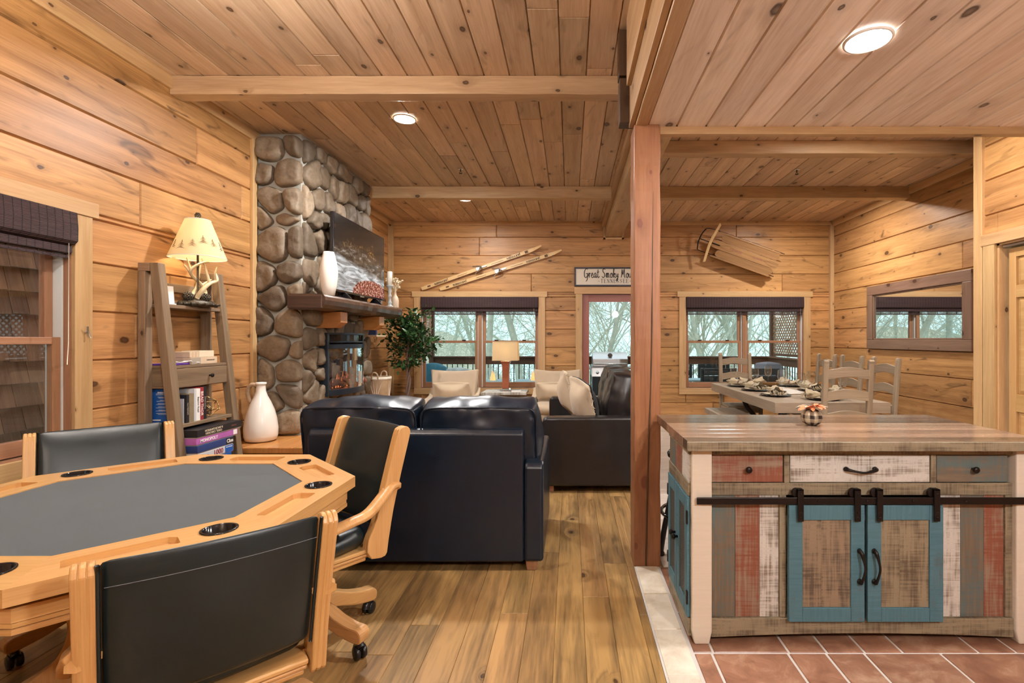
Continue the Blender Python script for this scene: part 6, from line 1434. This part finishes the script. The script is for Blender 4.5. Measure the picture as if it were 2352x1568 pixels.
# gas grill
t_ = thing('gas_grill', (.75, 9.55, DKZ), 0, 'stainless gas grill on the deck behind the glazed door', 'grill')
m = MB(); n = 12; pr = [(-.25,.98)]+[(-.25+.5*(i/n), .98+.265*math.sin(PI*(.18+.64*i/n))/1.0) for i in range(n+1)]+[(.25,.98)]; m.prism(pr, 'yz', -.325, .325, 'x'); hd = m.build('hood', 'steel', t_, .006)
m = MB(); m.tube(spline([(-.26,-.27,1.03),(-.26,-.30,1.035),(.26,-.30,1.035),(.26,-.27,1.03)],3), .011, 8); m.build('handle', 'chrome', hd)
m = MB(); m.lathe([(.045,0),(.042,.004)], 20); m.build('gauge', 'black_plastic', hd, loc=(0,-.215,1.19), rot=(1.1,0,0))
m = MB(); m.box(-.34,.34,-.27,.25,.80,.975,'x'); m.build('firebox', 'steel', t_, .005)
m = MB(); m.prism([(-.30,.80),(-.27,.955),(-.25,.955),(-.25,.80)], 'yz', -.345, .345, 'x'); cp = m.build('control_panel', 'steel', t_, .002)
for x in (-.24,-.08,.08,.24): m = MB(); m.M = T(x,-.288,.875) @ R(PI/2-.19,'X'); m.lathe([(.032,0),(.030,.008),(.022,.010),(.020,.032),(.0,.034)], 20); m.build('knob', 'chrome', cp)
for s_ in (-1,1): m = MB(); m.box(s_*.345,s_*.62,-.23,.22,.93,.965,'x'); m.build('side_shelf', 'steel', t_, .005)
m = MB(); m.box(-.33,.33,-.24,.23,.06,.80,'x'); m.build('cabinet', 'dark_teal', t_, .006)
for x in (-.28,.28):
    for y in (-.18,.18): m = MB(); m.M = T(x,y,.032) @ R(PI/2,'Y'); m.lathe([(.03,-.012),(.032,0),(.03,.012)], 16); m.build('caster', 'black_plastic', t_)
# patio sofa with blue cushions, fire tables, dark slatted chairs
t_ = thing('patio_sofa', (-2.42, 9.55, DKZ), 0, 'patio seat with blue cushions outside the left window', 'outdoor sofa')
m = MB(); m.box(-.45,.5,-.4,.4,.18,.30,'x'); m.box(-.45,.5,.32,.4,.30,.70,'x'); m.box(-.45,-.37,-.4,.4,.30,.58,'y'); m.build('frame', 'frost', t_, .008)
m = MB(); m.cushion(.04,-.03,.37,.85,.62,.14,6,.12,.3); m.build('seat_cushion', 'white_pattern', t_, sub=1)
m = MB(); m.M = T(-.22,.15,.75) @ R(-.3,'X') @ R(.15,'Y'); m.cushion(0,0,0,.46,.16,.48,8,.4,.15); m.build('back_cushion', 'teal_fabric', t_, sub=1)
m = MB(); m.M = T(.24,.15,.70) @ R(-.3,'X'); m.cushion(0,0,0,.50,.16,.42,8,.4,.15); m.build('back_cushion', 'white_pattern', t_, sub=1)
def fire_table(x, label):
    t_ = thing('fire_table', (x, 9.75, DKZ), 0, label, 'fire table'); m = MB()
    for k in range(4): m.box(-.33,.33,-.30+.152*k,-.155+.152*k,.66,.69,'x')
    m.build('table_top', 'frost', t_, .003); m = MB(); m.box(-.22,.22,-.22,.22,0,.66,'z'); m.build('pedestal', 'frost', t_, .004)
    m = MB(); m.lathe([(.10,.692),(.10,.93),(.097,.93),(.097,.692)], 20, caps=False); m.build('glass_guard', 'glass', t_)
    m = MB(); rg = random.Random(int(x*50)+9)
    for k in range(7): a = rg.uniform(0,6.28); m.tube([(.04*math.cos(a),.04*math.sin(a),.69),(.035*math.cos(a),.035*math.sin(a),.76),(.015*math.cos(a),.015*math.sin(a),.83+rg.uniform(0,.05))], [.016,.013,.002], 6)
    m.build('flames', 'patio_flame', t_)
fire_table(-1.50, 'blue-grey slatted fire table with glass guard left of the lamp'); fire_table(-.72, 'blue-grey slatted fire table with glass guard right of the lamp')
def patio_chair():
    t_ = thing('patio_chair', (0,0,0), 0, '', 'outdoor chair', 'dark slatted patio chairs on the deck'); m = MB()
    for k in range(4): m.box(-.27,.27,.22+.02*k,.245+.02*k,.48+.13*k,.59+.13*k,'x')
    m.build('backrest', 'dark_teal', t_, .004); m = MB(); [m.box(-.27,.27,-.26+.12*k,-.15+.12*k,.42,.44,'x') for k in range(4)]; m.build('seat', 'dark_teal', t_, .003)
    for s_ in (-1,1): m = MB(); m.box(s_*.29-.025,s_*.29+.025,-.26,-.21,0,.64,'z'); m.box(s_*.29-.025,s_*.29+.025,.20,.25,0,.98,'z'); m.box(s_*.29-.03,s_*.29+.03,-.28,.22,.64,.665,'y'); m.build('arm', 'dark_teal', t_, .004)
    return t_
pc = patio_chair()
for k, (x, y, rz, lb) in enumerate(((2.62,9.05,PI,'dark patio chair nearest the dining window, its back to the house'),(3.35,9.0,PI,'dark patio chair beside the near one, partly behind the glasses'),(2.2,10.1,0,'dark patio chair across the patio table on the left'),(2.96,10.12,0,'dark patio chair across the patio table next to the railing'))):
    o = pc if k == 0 else copy_tree(pc); o.location = (x, y, DKZ); o.rotation_euler = (0,0,rz); o['label'] = lb
t_ = thing('patio_table', (2.75, 9.58, DKZ), 0, 'dark patio dining table among the slatted chairs', 'outdoor table'); m = MB(); m.box(-.75,.75,-.24,.24,.70,.73,'x'); m.build('table_top', 'frost', t_, .004)
for x in (-.65,.65): m = MB(); m.box(x-.04,x+.04,-.2,.2,0,.70,'z'); m.build('leg', 'dark_teal', t_, .004)
t_ = thing('patio_heater_cover', (3.86, 9.75, DKZ), .3, 'grey fabric covered patio heater near the lattice', 'cover'); m = MB(); vs, fs = sq(m, [(.17,0),(.18,.5),(.20,.85),(.17,1.02),(.05,1.05)]); fs += [(3,2,1,0), tuple(len(vs)-4+i for i in range(4))]; m.add(vs, fs, 'z'); m.build('fabric_cover', 'grey_cover', t_, .02)
# string lights along the eave
t_ = thing('string_lights', (0,0,0), 0, 'string of bulbs hanging outside the glazed door', 'string lights'); m = MB(); pts = [(-2.6+.13*i, 10.4, 2.78-.10*abs(math.sin(i*.45))) for i in range(48)]; m.tube(pts, .005, 5); m.build('wire', 'black_plastic', t_)
for i in range(2, 48, 5): m = MB(); p = pts[i]; m.ball((p[0],p[1],p[2]-.06), (.025,.025,.035), 8, 6); m.tube([(p[0],p[1],p[2]),(p[0],p[1],p[2]-.03)], .012, 6); m.build('bulb', 'cream', t_)
# shingle clad wall outside the left window
m = MB(); x = -4.25; m.box(x-.2,x-.03,-4.,9.,-1.,2.85,'y')
z = -.8; rg = random.Random(14); k = 0
while z < 2.7:
    y = -3.5+rg.uniform(0,.2)
    while y < 8.2:
        w_ = rg.uniform(.10,.24); h = .185+rg.uniform(-.012,.004)
        m.add([(x-.03,y,z+.20),(x-.03,y+w_-.004,z+.20),(x+.012,y+w_-.004,z+.20-h),(x+.012,y,z+.20-h),(x-.03,y,z+.20-h),(x-.03,y+w_-.004,z+.20-h)], [(0,3,2,1),(3,4,5,2),(0,4,3),(1,2,5)], 'z'); y += w_
    z += .18; k += 1
struct(m.build('wall_exterior', 'shingle_wood'), 'brown wood shingle wall seen through the left window', 'wall')
m = MB(); m.box(XL-.115,XL-.1,YF,YB+.1,-.3,CZ+.3,'y'); m2 = None
# hillside, rising on the left and falling away on the right
def gz(x, y):
    d = y-11; k = min(1., max(0., (.02*y-x)/(.22*y+2))); return -3.2-.20*d+k*.30*d+1.0*mnoise.noise(Vector((x*.1, y*.1, 0)))
n = 26; vs = []; fs = []
for i in range(n+1):
    for j in range(n+1):
        x = -45+90*i/n; y = 11.2+60*j/n; d = y-11; z = gz(x, y); vs.append((x, y, z))
for i in range(n):
    for j in range(n): a = i*(n+1)+j; fs.append((a, a+n+1, a+n+2, a+1))
m = MB(); m.add(vs, fs, 'x', smooth=True); struct(m.build('ground', 'hill'), 'pale winter hillside falling away below the deck', 'hillside')
def tree(x, y, h, r0, seed, lean=0):
    rg = random.Random(seed); m = MB(); z0 = gz(x, y)-.3
    def branch(p, d, L, r, lv):
        n = 5 if lv < 2 else 3; pts = [p.copy()]; dd = d.copy(); rr = [r]
        for i in range(n):
            dd = (dd+Vector((rg.gauss(0,.16), rg.gauss(0,.16), rg.gauss(.05,.10)))).normalized(); pts.append(pts[-1]+dd*L/n); rr.append(max(.004, r*(1-.75*(i+1)/n)))
        m.tube(pts, rr, 6 if lv == 0 else (4 if lv < 2 else 3))
        if lv >= 3: return
        k = (10, 7, 5)[lv]
        for q in range(k):
            f = rg.uniform(.28 if lv == 0 else .15, 1.); i = min(int(f*n), n-1); b = pts[i].lerp(pts[i+1], f*n-i); a = rg.uniform(0, 2*PI)
            side = Vector((math.cos(a), math.sin(a)*.8, rg.uniform(.1,1.1))).normalized(); nd = (dd*.45+side).normalized(); branch(b, nd, L*rg.uniform(.33,.55)*(1.1-.3*f), max(.0055, rr[i]*rg.uniform(.3,.55)), lv+1)
    branch(Vector((x, y, z0)), Vector((lean, 0, 1)).normalized(), h, r0, 0)
    o = m.build('tree', 'bark'); return tag(o, 'bare leafless tree on the slope beyond the deck railing', 'tree', 'bare trees beyond the deck')
rg = random.Random(21); TR = []
for k in range(34):
    y = rg.uniform(13, 34); x = rg.uniform(-.62, .62)*y+ .2*rg.uniform(-4,4); h = rg.uniform(9, 15); TR.append((x, y, h, rg.uniform(.05,.13), 100+k, rg.uniform(-.22,.22)))
TR += [(-1.1,14.,12,.14,901,.06),(-.35,15.5,13,.10,902,-.10),(3.95,15,13,.22,903,-.03),(3.2,17,13,.15,904,.10),(5.4,16,12,.12,905,-.18),(.9,14.5,11,.07,906,.3),(1.7,16,12,.08,907,-.35),(.1,13.6,10,.06,908,.42)]
for a in TR: tree(*a)
# twiggy thicket
m = MB(); rg = random.Random(33)
for k in range(9500):
    y = rg.uniform(12.2, 27); x = rg.uniform(-.62, .55)*y; z = gz(x, y)+(abs(rg.gauss(0, 2.4)) if x > .08*y else rg.uniform(0, 7.5))
    if x > .1*y and rg.random() < .5: continue
    L = rg.uniform(.6, 2.2); d = Vector((rg.gauss(0,.8), rg.gauss(0,.4), abs(rg.gauss(.5,.5)))).normalized(); p = Vector((x, y, z)); q = p+d*L*.5+Vector((rg.gauss(0,.1),0,rg.gauss(0,.1))); e = q+(d+Vector((rg.gauss(0,.35),0,rg.gauss(-.1,.3)))).normalized()*L*.5
    r = rg.uniform(.005, .012); m.tube([p, q, e], [r, r*.8, r*.3], 3)
tag(m.build('undergrowth', 'twig'), 'tangle of thin bare twigs covering the slope behind the railing', 'undergrowth', None, 'stuff')
